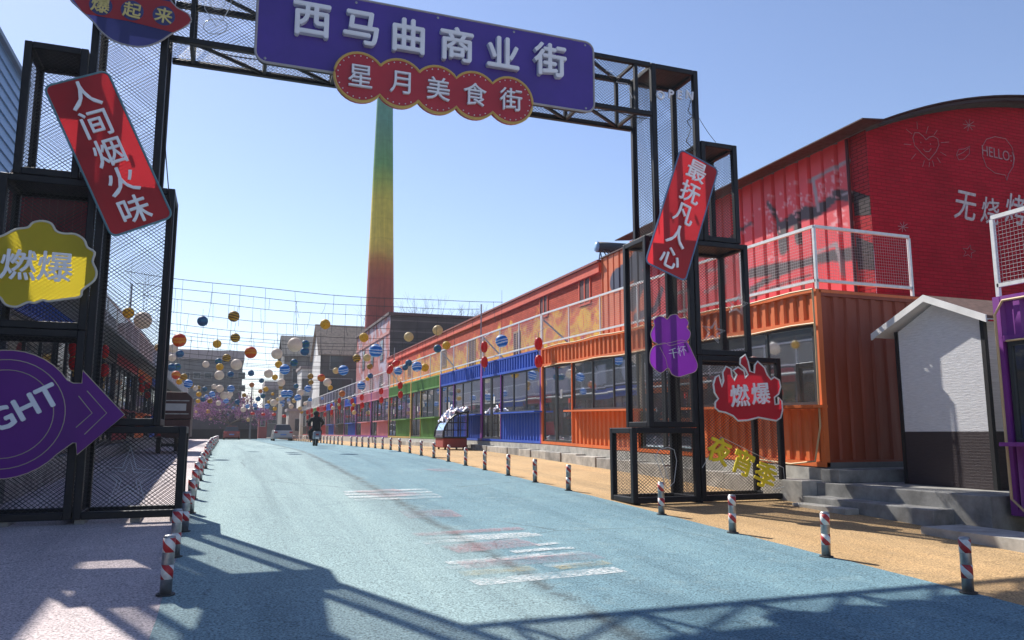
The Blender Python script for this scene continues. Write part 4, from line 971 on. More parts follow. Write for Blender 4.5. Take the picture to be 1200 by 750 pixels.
# ================================================================== FAR BUILDINGS
def house(name, label, x0, x1, y0, y1, h, wallm, roofm=None, ridge=0., wins=(), axis='X', base=None, parapet=None, winm=None, cat='building'):
    zb_ = g(y0)-.3 if base is None else base
    s = thing(name, label, cat, ((x0+x1)/2, (y0+y1)/2, zb_+.3))
    MB().box(x0, x1, y0, y1, zb_, h).build('wall', wallm, s)
    o = .35
    if ridge:
        if axis == 'X':   # ridge along X, gables face +-X
            ym_ = (y0+y1)/2; poly = [(x0-o, y0-o, h-.05), (x0-o, ym_, h+ridge), (x0-o, y1+o, h-.05)]; d = (x1-x0+2*o, 0, 0)
            MB().prism([(x0+.02, y0, h), (x0+.02, ym_, h+ridge-.15), (x0+.02, y1, h)], (x1-x0-.04, 0, 0)).build('gable', wallm, s)
        else:
            xm = (x0+x1)/2; poly = [(x0-o, y0-o, h-.05), (xm, y0-o, h+ridge), (x1+o, y0-o, h-.05)]; d = (0, y1-y0+2*o, 0)
            MB().prism([(x0, y0+.02, h), (xm, y0+.02, h+ridge-.15), (x1, y0+.02, h)], (0, y1-y0-.04, 0)).build('gable', wallm, s)
        P0 = [Vector(q) for q in poly]; up_ = Vector((0, 0, .16))
        for a, b__ in ((0, 1), (1, 2)): MB().prism([P0[a], P0[b__], P0[b__]+up_, P0[a]+up_], d).build('roof', roofm, s)
    else:
        MB().box(x0-.2, x1+.2, y0-.2, y1+.2, h, h+(parapet or .35)).build('parapet', roofm or wallm, s)
    for (face, u, z, w, hh) in wins:
        if face == 'F': a = (u-w/2, u+w/2, y0-.04, y0+.02); b2 = (u-w/2+.08, u+w/2-.08, y0-.06, y0-.03)
        else: a = (x0-.04, x0+.02, u-w/2, u+w/2); b2 = (x0-.06, x0-.03, u-w/2+.08, u+w/2-.08)
        wn = MB().box(*a, z-hh/2, z+hh/2).build('window', winm or mat('far_frame', (.3, .3, .3), .6), s)
        MB().box(*b2, z-hh/2+.08, z+hh/2-.08).build('pane', mat('far_pane', (.05, .06, .07), .2), wn)
    return s
GREYB = mat('grey_render', (.15, .145, .145), .9, 0, .3, .5, .3, 8); DGREY = mat('dark_grey_brick', (.095, .09, .09), .9, 0, .3, .6, .4, 10)
PALEW = mat('pale_wall', (.62, .6, .57), .85, 0, .15, .4); TANR = mat('tan_tiles', (.24, .19, .15), .9, 0, .3, 3, .6, 12); PINKP = mat('pale_parapet', (.34, .29, .29), .8)
# pink end building of the warehouse row
def pink_tint(n, v, sp, col):
    a = noise_tex(n, v, .5, 5, .6, 1.)
    return mixc(n, ramp(n, a, [(.45, (0, 0, 0)), (.6, (1, 1, 1))]), col, (.46, .40, .46))
PKB = brick_mat('pink_mural_brick', (.46, .17, .15), (.40, .13, .12), (.3, .12, .11), 'YZ', tint=pink_tint)
c1 = atX(457.5, 369, XW)     # top near corner
pk = thing('pink_building', 'tall pink painted brick building with dark grey side past the brick row', 'building', (18, 72, g(70)))
y0 = c1.y; hh = c1.z
MB().box(XW, XW+.25, y0, y0+17, g(70)-.3, hh).build('painted_front', PKB, pk)
def clap(n0):
    m, n, b_ = newmat(n0); v = coords(n); sp = n.nodes.new('ShaderNodeSeparateXYZ'); L(n, v, sp.inputs[0])
    fr = math_n(n, 'FRACT', math_n(n, 'MULTIPLY', sp.outputs[2], 1/.9)); w = noise_tex(n, v, .8, 5)
    c_ = ramp(n, w, [(.3, (.055, .05, .05)), (.7, (.085, .08, .08))]); c_ = mixc(n, ramp(n, fr, [(.86, (0, 0, 0)), (.93, (.6, .6, .6))]), c_, (.2, .18, .17))
    L(n, c_, b_.inputs['Base Color']); b_.inputs['Roughness'].default_value = .9; return m
MB().box(XW+.003, 26, y0-.06, y0-.003, g(70)-.3, hh-.03).build('side_wall', clap('grey_side'), pk)
MB().box(XW+.255, 26, y0, y0+17, 3, hh-.2).build('core', DGREY, pk)
MB().box(XW-.18, 26.2, y0-.2, y0+17.2, hh, hh+.22).build('roof', mat('dark_slab', (.10, .07, .07), .8), pk)
MB().box(XW-.06, XW-.003, y0, y0+17, hh-1.5, hh-1.25).build('string_course', mat('pink_band', (.45, .2, .18), .8), pk)
for k in range(3):
    for z in (hh-2.6, hh-5.6):
        wn = MB().box(XW-.03, XW+.02, y0+2.6+k*4.6, y0+4+k*4.6, z-1, z+1).build('window', mat('maroon_frame', (.12, .03, .03), .7), pk)
        MB().box(XW-.05, XW-.025, y0+2.75+k*4.6, y0+3.85+k*4.6, z-.85, z+.85).build('pane', MATS['far_pane'], wn)
# chimney
D = 88.; cb = atD(441.5, 505, D); zt = atD(451, 52, D).z
chm = thing('chimney', 'tall tapering brick chimney painted in bands from red up to teal', 'chimney', (cb.x, cb.y, g(80)))
m_, n, b_ = newmat('rainbow_chimney'); v = coords(n); sp = n.nodes.new('ShaderNodeSeparateXYZ'); L(n, v, sp.inputs[0])
wob = math_n(n, 'MULTIPLY', math_n(n, 'SUBTRACT', noise_tex(n, v, .35, 3), .5), 1.2)
zzz = math_n(n, 'DIVIDE', math_n(n, 'ADD', sp.outputs[2], wob), 42.)
zp = lambda y: atD(446, y, D).z/42
cc_ = ramp(n, zzz, [(zp(385), (.26, .04, .04)), (zp(328), (.36, .065, .04)), (zp(305), (.46, .14, .04)), (zp(290), (.58, .36, .06)), (zp(272), (.66, .50, .07)), (zp(225), (.56, .48, .06)), (zp(200), (.26, .36, .06)), (zp(178), (.11, .29, .09)), (zp(125), (.07, .25, .19))])
rings = math_n(n, 'FRACT', math_n(n, 'MULTIPLY', sp.outputs[2], .42)); rl = ramp(n, rings, [(.0, (.62, .62, .62)), (.05, (.62, .62, .62)), (.09, (1, 1, 1))])
mp = n.nodes.new('ShaderNodeMapping'); mp.inputs['Scale'].default_value = (2.2, 2.2, .12); L(n, v, mp.inputs[0])
cc_ = mixc(n, .22, cc_, rl, 'MULTIPLY'); cc_ = mixc(n, .45, cc_, ramp(n, noise_tex(n, mp.outputs[0], 1.5, 5, .7), [(.34, (.55, .53, .5)), (.62, (1.08, 1.08, 1.08))]), 'MULTIPLY')
L(n, mixc(n, .5, cc_, ramp(n, noise_tex(n, v, 1.5, 5), [(.3, (.7, .7, .7)), (.7, (1.1, 1.1, 1.1))]), 'MULTIPLY'), b_.inputs['Base Color']); b_.inputs['Roughness'].default_value = .9
rb, rt_ = 20.3/915*D*.98, 9.3/915*D
prof = []
for i in range(13):
    t = i/12; prof.append((1.98+(.86-1.98)*t, g(80)-.2+(zt-g(80))*t))
bb = MB().lathe([(r, z) for r, z in prof], 28, (cb.x, cb.y, 0)); bb.build('shaft', m_, chm, True)
MB().lathe([(.80, zt-1.2), (.95, zt-.9), (.95, zt-.2), (.88, zt)], 28, (cb.x, cb.y, 0)).build('crown', mat('teal_crown', (.06, .18, .2), .8), chm, True)
MB().lathe([(.88, zt+.002), (.6, zt+.003), (.6, zt-2)], 24, (cb.x, cb.y, 0)).build('flue', mat('soot', (.02, .02, .02), .9), chm)
# grey house with tan tiled roof
hy = 97.
p0, p1 = atY(376, 416, hy), atY(440, 416, hy); pr_ = atY(376, 381, hy+4)
house('grey_house', 'grey house with tan tiled roof and white gable past the pink building', p0.x, p1.x+4, hy, hy+9, p0.z, DGREY, TANR, pr_.z-p0.z, [('F', atY(403, 422, hy).x, atY(403, 424, hy).z, 3.4, 2.0), ('F', atY(398, 455, hy).x, atY(398, 452, hy).z, 3.0, 1.8)])
MB().prism([(p0.x-.04, hy, g(90)), (p0.x-.04, hy, p0.z), (p0.x-.04, hy+4.5, pr_.z-.2), (p0.x-.04, hy+9, p0.z), (p0.x-.04, hy+9, g(90))], (.03, 0, 0)).build('white_gable', PALEW, [o for o in bpy.data.objects if o.name.startswith('grey_house')][0])
# narrower blocks to the left of it
hy = 118.; a, b2 = atY(333, 425, hy), atY(362, 425, hy)
house('tall_house', 'pale and grey tall house with pitched roof behind the hanging balls', a.x, b2.x+3, hy, hy+10, atY(345, 418, hy).z, GREYB, DGREY, 3.5, [('F', atY(349, 440, hy).x, atY(349, 440, hy).z, 1.6, 2.2), ('F', atY(357, 462, hy).x, atY(357, 462, hy).z, 1.6, 2.2)])
house('pale_house', 'narrow pale house wall beside the grey street-end houses', atY(352, 480, 108).x, atY(366, 480, 108).x, 108, 115, atY(360, 432, 108).z, PALEW, PINKP, 0, [('F', atY(358, 450, 108).x, atY(358, 450, 108).z, 1.0, 1.5), ('F', atY(358, 470, 108).x, atY(358, 470, 108).z, 1.0, 1.5)])
hy = 150.; a, b2 = atY(311, 460, hy), atY(328, 460, hy)
house('grey_block', 'small grey block with pale parapet at the street end', a.x, b2.x, hy, hy+10, atY(320, 457, hy).z, GREYB, PINKP, 0, [('F', atY(319, 475, hy).x, atY(319, 475, hy).z, 1.5, 2), ('F', atY(319, 490, hy).x, atY(319, 490, hy).z, 1.5, 2)], parapet=1.6)
hy = 128.; a, b2 = Vector((-26, hy, 0)), atY(284.5, 430, hy)
wn = []
for px in range(192, 284, 13):
    for py in (440, 455, 470, 484): wn.append(('F', atY(px, py, hy).x, atY(px, py, hy).z, 1.1, 1.0))
house('grey_block', 'wide grey apartment block with pale parapet closing the street, left', a.x, b2.x, hy, hy+14, atY(250, 421.5, hy).z, GREYB, PINKP, 0, wn, parapet=atY(250, 410.5, hy).z-atY(250, 421.5, hy).z)
house('grey_block', 'pale low block half hidden behind the left gate tower', -16, -6.1, 58, 98, 8.6, mat('pale_grey', (.33, .33, .34), .9), PINKP, 0, [('F', -8, 6.5, 1.2, 1.6), ('F', -11, 6.5, 1.2, 1.6)])
# dark street-end wall
wy = 104.; a, b2 = atY(196, 480, wy), atY(303, 480, wy)
ew = thing('boundary_wall', 'long dark grey wall at the street end behind the blossom tree', 'wall', ((a.x+b2.x)/2, wy, g(wy)))
MB().box(a.x, b2.x, wy, wy+.4, g(wy)-.2, atY(250, 481, wy).z).build('wall', mat('dark_wall', (.075, .08, .095), .9, 0, .2, .6), ew)
MB().box(a.x, b2.x, wy-.05, wy, g(wy)-.1, atY(250, 503, wy).z).build('base_band', mat('black_band', (.03, .032, .038), .9), ew)
MB().box(a.x-.1, b2.x+.1, wy-.1, wy+.5, atY(250, 481, wy).z, atY(250, 479.5, wy).z).build('coping', PINKP, ew)
house('red_shop', 'distant small red shopfront at the street end', atY(303, 495, 112).x, atY(313, 495, 112).x, 112, 118, atY(308, 483, 112).z, mat('far_red', (.25, .06, .06), .8), PINKP, 0, [('F', atY(308, 495, 112).x, atY(308, 495, 112).z, .7, 1.2)])
house('pale_shop', 'distant pale shop wall at the street end beside parked white car', atY(338, 495, 100).x, atY(351, 495, 100).x, 100, 104, atY(345, 482, 100).z, mat('far_beige', (.4, .36, .32), .9), PINKP, 0, [('F', atY(348, 498, 100).x, atY(348, 498, 100).z, .6, 1.6)])

# ================================================================== TREES
def branches(mb, p, d, ln, r, depth, rng, tips, spread=.55, up=.15):
    q = p+d*ln; mb.tube([p, (p+q)/2+Vector((rng.gauss(0, .03), rng.gauss(0, .03), 0))*ln, q], [r, r*.85, r*.7], 5 if depth > 2 else 3, cap=False)
    if depth == 0: tips.append(q); return
    for _ in range(rng.choice((2, 3, 3))):
        e = (d+Vector((rng.gauss(0, spread), rng.gauss(0, spread), rng.gauss(up, spread*.6)))).normalized()
        branches(mb, q, e, ln*rng.uniform(.62, .85), r*.62, depth-1, rng, tips, spread, up)
BARK = mat('bark', (.09, .075, .065), .95, 0, .3, 6)
def bare_tree(px, D, pytop, label, seed):
    b0 = atD(px, 505, D); top = atD(px, pytop, D).z; z0 = g(b0.y); H = top-z0
    s = thing('bare_tree', label, 'tree', (b0.x, b0.y, z0), 'bare trees beyond the roofs'); rng = random.Random(seed); tips = []
    t = MB(); t.tube([(b0.x, b0.y, z0-.1), (b0.x+.1, b0.y, z0+H*.2), (b0.x, b0.y, z0+H*.42)], [.2, .16, .12], 7); t.build('trunk', BARK, s)
    c_ = MB()
    for k in range(4): branches(c_, Vector((b0.x, b0.y, z0+H*.40)), Vector((rng.gauss(0, .4), rng.gauss(0, .4), 1)).normalized(), H*.2, .07, 4, rng, tips, .38, .25)
    c_.build('crown', BARK, s)
bare_tree(472, 112, 352, 'bare tree just right of the chimney above the roofs', 4)
bare_tree(503, 104, 347, 'bare tree above the grey roof, middle of three', 9)
bare_tree(563, 96, 352, 'bare tree above the red eaves, rightmost of three', 12)
def blossom(px, D, label, seed):
    b0 = atD(px, 505, D); z0 = g(b0.y); s = thing('blossom_tree', label, 'tree', (b0.x, b0.y, z0)); rng = random.Random(seed); tips = []
    t = MB(); t.tube([(b0.x, b0.y, z0-.1), (b0.x+.1, b0.y, z0+1.1), (b0.x, b0.y, z0+1.9)], [.22, .18, .15], 8); t.build('trunk', BARK, s)
    c_ = MB()
    for k in range(7):
        a = k*2*math.pi/7; branches(c_, Vector((b0.x, b0.y, z0+1.8)), Vector((1.25*math.cos(a), 1.0*math.sin(a), .42)).normalized(), 1.6, .08, 3, rng, tips, .42, .05)
    lim = c_.build('limb', BARK, s)
    f = MB()
    for q in tips:
        for _ in range(34):
            o = q+Vector((rng.gauss(0, .5), rng.gauss(0, .5), rng.gauss(.1, .26))); n_ = Vector((rng.gauss(0, 1), rng.gauss(0, 1), rng.gauss(0, 1))).normalized(); u = n_.orthogonal().normalized()*rng.uniform(.04, .085); w = n_.cross(u)
            f.add([o-u-w*.6, o+u-w*.6, o+u*.7+w, o-u*.7+w], [(0, 1, 2, 3)])
    m, n, b_ = newmat('blossom'); ob = n.nodes.new('ShaderNodeNewGeometry')
    L(n, ramp(n, ob.outputs['Random Per Island'], [(0, (.20, .08, .19)), (.5, (.32, .14, .29)), (1, (.46, .24, .40))]), b_.inputs['Base Color']); b_.inputs['Roughness'].default_value = .9
    tag(f.build('crown', m, s), kind='stuff')
blossom(269, 92, 'purple blossom tree spreading over the parked red car at the street end', 3)

# ================================================================== OVERHEAD WIRES AND HANGING BALLS
rows = [28+3*i for i in range(27)]
def wire_z(Y, X):
    t = (X-XL)/(XF-XL); return 6.95-.45*4*t*(1-t)*.55 + .15*math.sin(Y*1.7) - .25*t
WIREM = mat('cable_dark', (.03, .03, .03), .7)
for i, Y in enumerate(rows):
    b = MB(); rr_ = .007+.00012*Y
    b.tube([(XL+(XF+.05-XL)*k/16, Y+.12*math.sin(k*.9+i), wire_z(Y, XL+(XF-XL)*k/16)) for k in range(17)], rr_, 4)
    o = b.build('overhead_wire', WIREM)
    tag(o, 'thin dark overhead wire across the street, %s from the gate' % ordn(i+1), 'wire', 'overhead wires across the street')
    if i < 8:   # short loose light strings hanging from it
        d = MB(); rng = random.Random(i)
        for k in range(13):
            X = XL+(XF-XL)*(k+.5+rng.uniform(-.3, .3))/13; z = wire_z(Y, X); ln = rng.uniform(.4, 1.5); sw = rng.uniform(-.15, .15)
            d.tube([(X, Y, z), (X+sw*.3, Y, z-ln*.5), (X+sw, Y, z-ln)], .0045+.0001*Y, 3)
        tag(d.build('light_string', WIREM, o), kind='stuff')
for (y, za, zb_) in ((31, 5.2, 6.9), (49, 5.2, 6.9)):
    for X, side in ((XF+.1, 'right'), (XL-.1, 'left')):
        tag(MB().tube([(X, y, zc(y)+3.1), (X, y, zb_+.1)], .03, 6).build('wire_post', GALV), 'slim grey post for the overhead wires, %s side, %s' % (side, 'nearer' if y < 40 else 'farther'), 'post')

def ball_mat(name, stops, scale=1., wob=.15, dots=None):
    m, n, b_ = newmat('ball_'+name); v = coords(n); sp = n.nodes.new('ShaderNodeSeparateXYZ'); L(n, v, sp.inputs[0])
    w = math_n(n, 'MULTIPLY', math_n(n, 'SUBTRACT', noise_tex(n, v, 2.2, 3), .5), wob)
    f = math_n(n, 'FRACT', math_n(n, 'ADD', math_n(n, 'MULTIPLY', sp.outputs[2], scale), math_n(n, 'ADD', w, .5)))
    c_ = ramp(n, f, stops)
    if dots:
        t = n.nodes.new('ShaderNodeTexVoronoi'); t.inputs['Scale'].default_value = 3.2; L(n, v, t.inputs[0])
        c_ = mixc(n, ramp(n, t.outputs[0], [(.28, (1, 1, 1)), (.34, (0, 0, 0))]), c_, dots)
    L(n, c_, b_.inputs['Base Color']); b_.inputs['Roughness'].default_value = .55
    t2 = n.nodes.new('ShaderNodeBsdfTranslucent'); L(n, c_, t2.inputs[0]); mx = n.nodes.new('ShaderNodeMixShader'); mx.inputs[0].default_value = .45
    L(n, b_.outputs[0], mx.inputs[1]); L(n, t2.outputs[0], mx.inputs[2]); L(n, mx.outputs[0], n.nodes['Material Output'].inputs[0]); return m
blue, dblue, wht = (.03, .20, .62), (.02, .10, .38), (.70, .74, .78)
BALL = {
    'BW': (ball_mat('neptune', [(0, (.02, .13, .42)), (.14, (.03, .28, .66)), (.2, wht), (.3, wht), (.36, (.03, .28, .66)), (.52, (.02, .14, .46)), (.58, wht), (.68, wht), (.74, (.03, .3, .68)), (.95, (.02, .13, .42))], .95, .25), 'blue and white striped ball lantern'),
    'B': (ball_mat('blue', [(0, (.02, .09, .2)), (.4, (.03, .16, .34)), (.6, (.05, .24, .36)), (1, (.02, .1, .25))], .8, .6), 'dark blue ball lantern'),
    'G': (ball_mat('earth', [(0, (.02, .1, .25)), (.38, (.03, .16, .3)), (.46, (.06, .25, .09)), (.62, (.05, .2, .06)), (.7, (.03, .18, .32))], .9, 1.6), 'green and blue globe ball lantern'),
    'Y': (ball_mat('yellow', [(0, (.62, .40, .02)), (1, (.66, .46, .04))], .5, .1, (.42, .2, .02)), 'yellow spotted ball lantern'),
    'S': (ball_mat('banded', [(0, (.05, .035, .02)), (.16, (.06, .04, .02)), (.2, (.6, .38, .03)), (.42, (.62, .4, .04)), (.47, (.05, .035, .02)), (.62, (.06, .04, .02)), (.66, (.6, .38, .03)), (.95, (.55, .34, .03))], 1.1, .1), 'yellow ball lantern with black bands'),
    'J': (ball_mat('jupiter', [(0, (.50, .06, .02)), (.25, (.58, .12, .02)), (.38, (.64, .42, .05)), (.55, (.60, .2, .03)), (.68, (.66, .4, .06)), (.8, (.52, .06, .03))], .55, .3), 'orange and red banded ball lantern'),
    'W': (ball_mat('moon', [(0, (.62, .54, .46)), (.5, (.72, .64, .56)), (1, (.62, .55, .48))], .8, 1.2), 'large cream ball lantern'),
    'C': (ball_mat('cream', [(0, (.55, .44, .22)), (.5, (.66, .54, .3)), (1, (.55, .45, .24))], .8, 1.2), 'pale yellow ball lantern'),
    'O': (ball_mat('orange', [(0, (.42, .16, .05)), (.5, (.55, .26, .06)), (1, (.4, .15, .05))], 1, .3), 'small brown orange ball lantern')}
def uv_ball(seg, ring):
    return [(math.sin(math.pi*i/ring), -math.cos(math.pi*i/ring)) for i in range(ring+1)]
PB = {}
for k, (m_, lab) in BALL.items():
    o = MB().lathe(uv_ball(20, 12), 20); me = bpy.data.meshes.new('ball_lantern'); me.from_pydata(o.v, [], o.f); me.shade_smooth(); me.materials.append(m_); PB[k] = me
strme = bpy.data.meshes.new('hanging_cord'); oo = MB().wire((0, 0, 0), (0, 0, 1), 1.); strme.from_pydata(oo.v, [], oo.f); strme.materials.append(WIREM)
LST = """210.2 398.6 16 J;237.4 376.3 12.3 B;274 370.7 13 S;275.7 395.8 11 S;254.4 403 10 Y;293.9 413 14 J;324.4 414.6 13 W;345.7 404 17 W;357.7 403.4 10 G;357.2 411.8 10 B;381.2 379.9 12 Y;344.6 425 9 G;326.4 427 8.5 Y;333.7 432.8 12 BW;314.6 437.8 10.5 W;322.2 442 7 Y;277.1 427.2 13 W;241.3 427 8 W;265.6 419.4 9.5 S;256.1 423.6 8 G;257.5 430 8.5 Y;257 439.8 11 W;270.4 438.4 7 B;294.2 437.3 7.3 B;206.3 439.5 10 J;215.5 441.7 8 S;210 447.3 7 Y;207.4 430 9 G;201 430.5 9.5 B;201.8 419.4 8.4 W;210.8 414.6 9 B;203 408 11 W;220.6 449.6 10 BW;306.5 446 6 G;295 451 6 O;329.7 448.2 9 W;329 453.8 5 S;363.9 441 7 S;364.4 448 6 S;376.5 442.6 9 J;383.5 448 9.5 W;387 454.3 6 Y;360.8 455.5 8 BW;393.6 434.5 7.3 C;426.4 395.5 11 Y;440.3 411 15.5 BW;430 419.2 9 C;418 419.7 9.6 S;433.3 429.6 7 S;402.4 433.9 12 BW;434 440.5 6.5 B;430.7 444 5 Y;423.5 452 9.6 BW;400.8 461.3 7.5 O;479 394.7 11.3 C;513 387 12 C;523.2 404.8 10 Y;512.8 408.5 9.6 G;488.5 429.6 12 BW;479 425.3 8 B;474.7 430.7 7 B;466.7 435 9.6 BW;497.9 430.7 9.6 Y;588 399.6 15 BW;150.6 366.8 13 Y;167.4 375.5 20 W;185 407 8 C;257.6 455.5 9 W;248.5 462 7 BW;262.5 463.5 9 W;270.6 455.5 8.5 BW;269.5 462 7 W;240 456 6 G;233 462 6 Y;251 453 6 W;305 458.5 5 O;286 463 5 S;311.5 456 6 Y;308 464 6 G;302.5 467.5 6 B;330 467 7 W;333.5 461.5 9 BW;339 461.5 9 BW;320.5 472 8 W;331 471 6 BW;347 452.5 6 G;349 466 8 BW;352 460 8 W;341 476 6 W;313 476 6 BW;322 479 5 Y;299 475 5 BW;290 476 5 BW;285 480 6 W;256 472.5 6 W;246 470 6 S;238 468 6 B;229 455 6 W;224 452 6 S;232 470 5 Y;265 470 6 BW;278 471 6 B"""
balls = [(float(a), float(b_), float(c_), d) for a, b_, c_, d in (l.split() for l in LST.split(';'))]
rng = random.Random(21)
for _ in range(58):
    x = rng.uniform(226, 330); y = 470+rng.gauss(8, 8)+abs(x-285)*-.06; balls.append((x, min(492, y), rng.uniform(3, 5), rng.choice(['W', 'BW', 'Y', 'S', 'BW', 'C', 'G', 'W'])))
for _ in range(18): balls.append((rng.uniform(330, 420), rng.uniform(466, 484), rng.uniform(3.2, 5.2), rng.choice(['W', 'C', 'Y', 'BW'])))
cnt = {}
balls.sort(key=lambda q: q[0])
for x, y, d, k in balls:
    D = FPX*(.56 if k == 'W' else .47)/d
    p = atD(x, y, D)
    row = min(rows, key=lambda r: abs(r-p.y)); row = min(row, 103)
    p = atY(x, y, float(row))
    for _ in range(40):
        if p.x < XL+.2 or p.x > XF-.4 or p.z > wire_z(p.y, p.x)-.3:
            row -= 1; p = atY(x, y, float(row))
        else: break
    rr_ = d/2*(p-CAM).dot(FW)/FPX
    cnt[k] = cnt.get(k, 0)+1
    s = thing('ball_lantern', BALL[k][1]+' over the street, %s of its kind from the left' % ordn(cnt[k]), 'lantern', p, 'ball lanterns strung over the street')
    o = bpy.data.objects.new('ball', PB[k]); COL.objects.link(o); o.parent = s; o.scale = (rr_,)*3; o.rotation_euler = (R(rng.uniform(-14, 14)), R(rng.uniform(-14, 14)), R(rng.uniform(0, 360)))
    o = bpy.data.objects.new('hanging_cord', strme); COL.objects.link(o); o.parent = s; o.location = (0, 0, rr_*.98); o.scale = (.005, .005, max(.05, wire_z(p.y, p.x)-p.z-rr_))

# red lantern pairs along the shops
RL = translucent('red_lantern', (.60, .022, .02), .45)
def lant_mesh():
    b = MB(); prof = []
    for i in range(9):
        a = math.pi*(i/8); prof.append((.35+.65*math.sin(a) if 0 < i < 8 else .32, -math.cos(a)))
    b.lathe(prof, 16); return b
lm = lant_mesh(); LME = bpy.data.meshes.new('red_lantern'); LME.from_pydata(lm.v, [], lm.f); LME.shade_smooth(); LME.materials.append(RL)
cm = MB().lathe([(.34, -1.1), (.36, -1.0), (.36, -.96), (.2, -.95)], 12); cm.lathe([(.2, .95), (.36, .96), (.36, 1.0), (.3, 1.1)], 12)
CME = bpy.data.meshes.new('gold_cap'); CME.from_pydata(cm.v, [], cm.f); CME.materials.append(mat('lantern_gold', (.5, .32, .08), .4))
tm = MB()
for k in range(7): tm.wire((.1*math.cos(k), .1*math.sin(k), -1.1), (.13*math.cos(k), .13*math.sin(k), -1.75), .03)
TME = bpy.data.meshes.new('tassel'); TME.from_pydata(tm.v, [], tm.f); TME.materials.append(MATS['lantern_gold'])
def red_lantern(p, w, h, label, tassel=True, rot=(0, 0, 0), grp='red lanterns along the shops'):
    s = thing('red_lantern', label, 'lantern', p, grp); s.rotation_euler = rot
    for nm, me in (('lantern_body', LME), ('gold_cap', CME), ('tassel', TME)):
        if nm == 'tassel' and not tassel: continue
        o = bpy.data.objects.new(nm, me); COL.objects.link(o); o.parent = s; o.scale = (w, w, h)
    return s
pairs = [(631, 402.8, 423.6, 9.5, 16), (567.5, 406.6, 424.2, 8, 14), (469, 451.6, 462.4, 6, 9), (446.5, 458.3, 468.7, 5.5, 8), (424, 465.6, 475, 5, 8), (412.7, 470.4, 479.3, 4.5, 8), (397.6, 469.6, 477, 4, 7), (388.5, 476, 483, 3.6, 7), (380.5, 478.7, 485.6, 3.6, 6), (372.5, 479.5, 486, 3.6, 6), (365.3, 481, 487, 3.2, 6), (360, 483, 489, 3, 5.5), (349.3, 486, 493.6, 3, 5)]
for i, (x, ya, yb, w, h) in enumerate(pairs):
    for kk, yv in enumerate((ya, yb)):
        p = atX(x+.3*kk, yv, XF-.28); sc = (p-CAM).dot(FW)/FPX
        red_lantern(p, w/2*sc, h/2*sc*.9, '%s red lantern of the %s hanging pair from the gate, right shops' % (('upper', 'lower')[kk], ordn(i+1)), kk == 1)
    a = atX(x, ya-h*.5, XF-.28)
    tag(MB().tube([(XF-.28, a.y, atX(x, yb, XF-.28).z), (XF-.28, a.y, a.z+.15), (XF+.02, a.y, a.z+.35)], .012, 5).build('lantern_hook', GALV), 'thin bracket holding the %s red lantern pair from the gate' % ordn(i+1), 'bracket', 'brackets of the red lantern pairs')
for i, (x, y, w, h, a) in enumerate([(457, 433, 7, 12, 25), (464, 425.5, 7, 11, 60)]):
    p = atX(x, y, XF-.35); sc = (p-CAM).dot(FW)/FPX; red_lantern(p, w/2*sc, h/2*sc*.9, ('leaning' if i == 0 else 'almost flat') + ' red lantern caught on the railing above the green shop', False, (0, R(a), 0))
for i, (x, ya, yb, w, h) in enumerate([(87, 408, 424, 12, 22), (122.5, 412, 434, 10, 17), (166, 444, 455, 7, 11), (173, 452, 463, 6, 9)]):
    for kk, yv in enumerate((ya, yb)):
        p = atX(x, yv, XL+.75); sc = (p-CAM).dot(FW)/FPX
        red_lantern(p, w/2*sc, h/2*sc*.9, '%s dark red lantern of the %s pair behind the left gate tower' % (('upper', 'lower')[kk], ordn(i+1)), kk == 1, grp='red lanterns along the left shops')
for i, (x, y) in enumerate([(296, 484.5), (308.5, 485.5), (321, 485.5), (333, 487.5)]):
    p = atY(x, y, 92.); fl = red_lantern(p, .24, .16, 'tiny dark red flat lantern at the street end, %s from the left' % ordn(i+1), False, grp='flat red lanterns at the street end')
    MB().tube([p+Vector((0, 0, .17)), p+Vector((0, 0, 3.2))], .02, 4).build('cord', WIREM, fl)

# ================================================================== FOOD CART
p = onground(523, 525.5); cx_, cy_, cz_ = 8.75, 31.2, g(31.2)
ct = thing('food_cart', 'small food cart with curved glass front and red base on the tan pavement', 'cart', (cx_, cy_, cz_))
CR = metal_paint('cart_red', (.30, .055, .045), .6); CBK = mat('cart_black', (.02, .02, .022), .4)
w2, l2 = .5, .72
MB().box(cx_-w2, cx_+w2, cy_-l2+.1, cy_+l2-.1, cz_+.08, cz_+.46).build('base', CR, ct, bevel=.03)
MB().box(cx_-w2-.04, cx_+w2+.04, cy_-l2+.04, cy_+l2-.04, cz_+.46, cz_+.52).build('tray', CBK, ct, bevel=.01)
def carc(t): return (cx_-w2-.02+1.0*(1-math.cos(R(90*t)))*1.0, cz_+.52+.98*math.sin(R(90*t)))
for yy in (cy_-l2+.04, cy_+l2-.04):
    MB().tube([(carc(i/8)[0], yy, carc(i/8)[1]) for i in range(9)]+[(cx_+w2, yy, cz_+1.5), (cx_+w2, yy, cz_+.52)], .04, 7).build('side_frame', CBK, ct)
    b = MB()
    for z in (.78, 1.08): b.beam((cx_-w2+(.03 if z < 1 else .18), yy, cz_+z), (cx_+w2, yy, cz_+z), .03)
    for x in (-.1, .2): b.beam((cx_+x, yy, cz_+.52), (cx_+x, yy, cz_+(1.35 if x < 0 else 1.48)), .03)
    tag(b.build('glazing_bar', CBK, ct), kind='stuff')
b = MB()
for i in range(6):
    a0, a1 = carc(i/6), carc((i+1)/6)
    b.add([(a0[0], cy_-l2+.06, a0[1]), (a0[0], cy_+l2-.06, a0[1]), (a1[0], cy_+l2-.06, a1[1]), (a1[0], cy_-l2+.06, a1[1])], [(0, 1, 2, 3)])
b.build('curved_glass', glass('cart_glass', (.75, .8, .8), .15), ct, True)
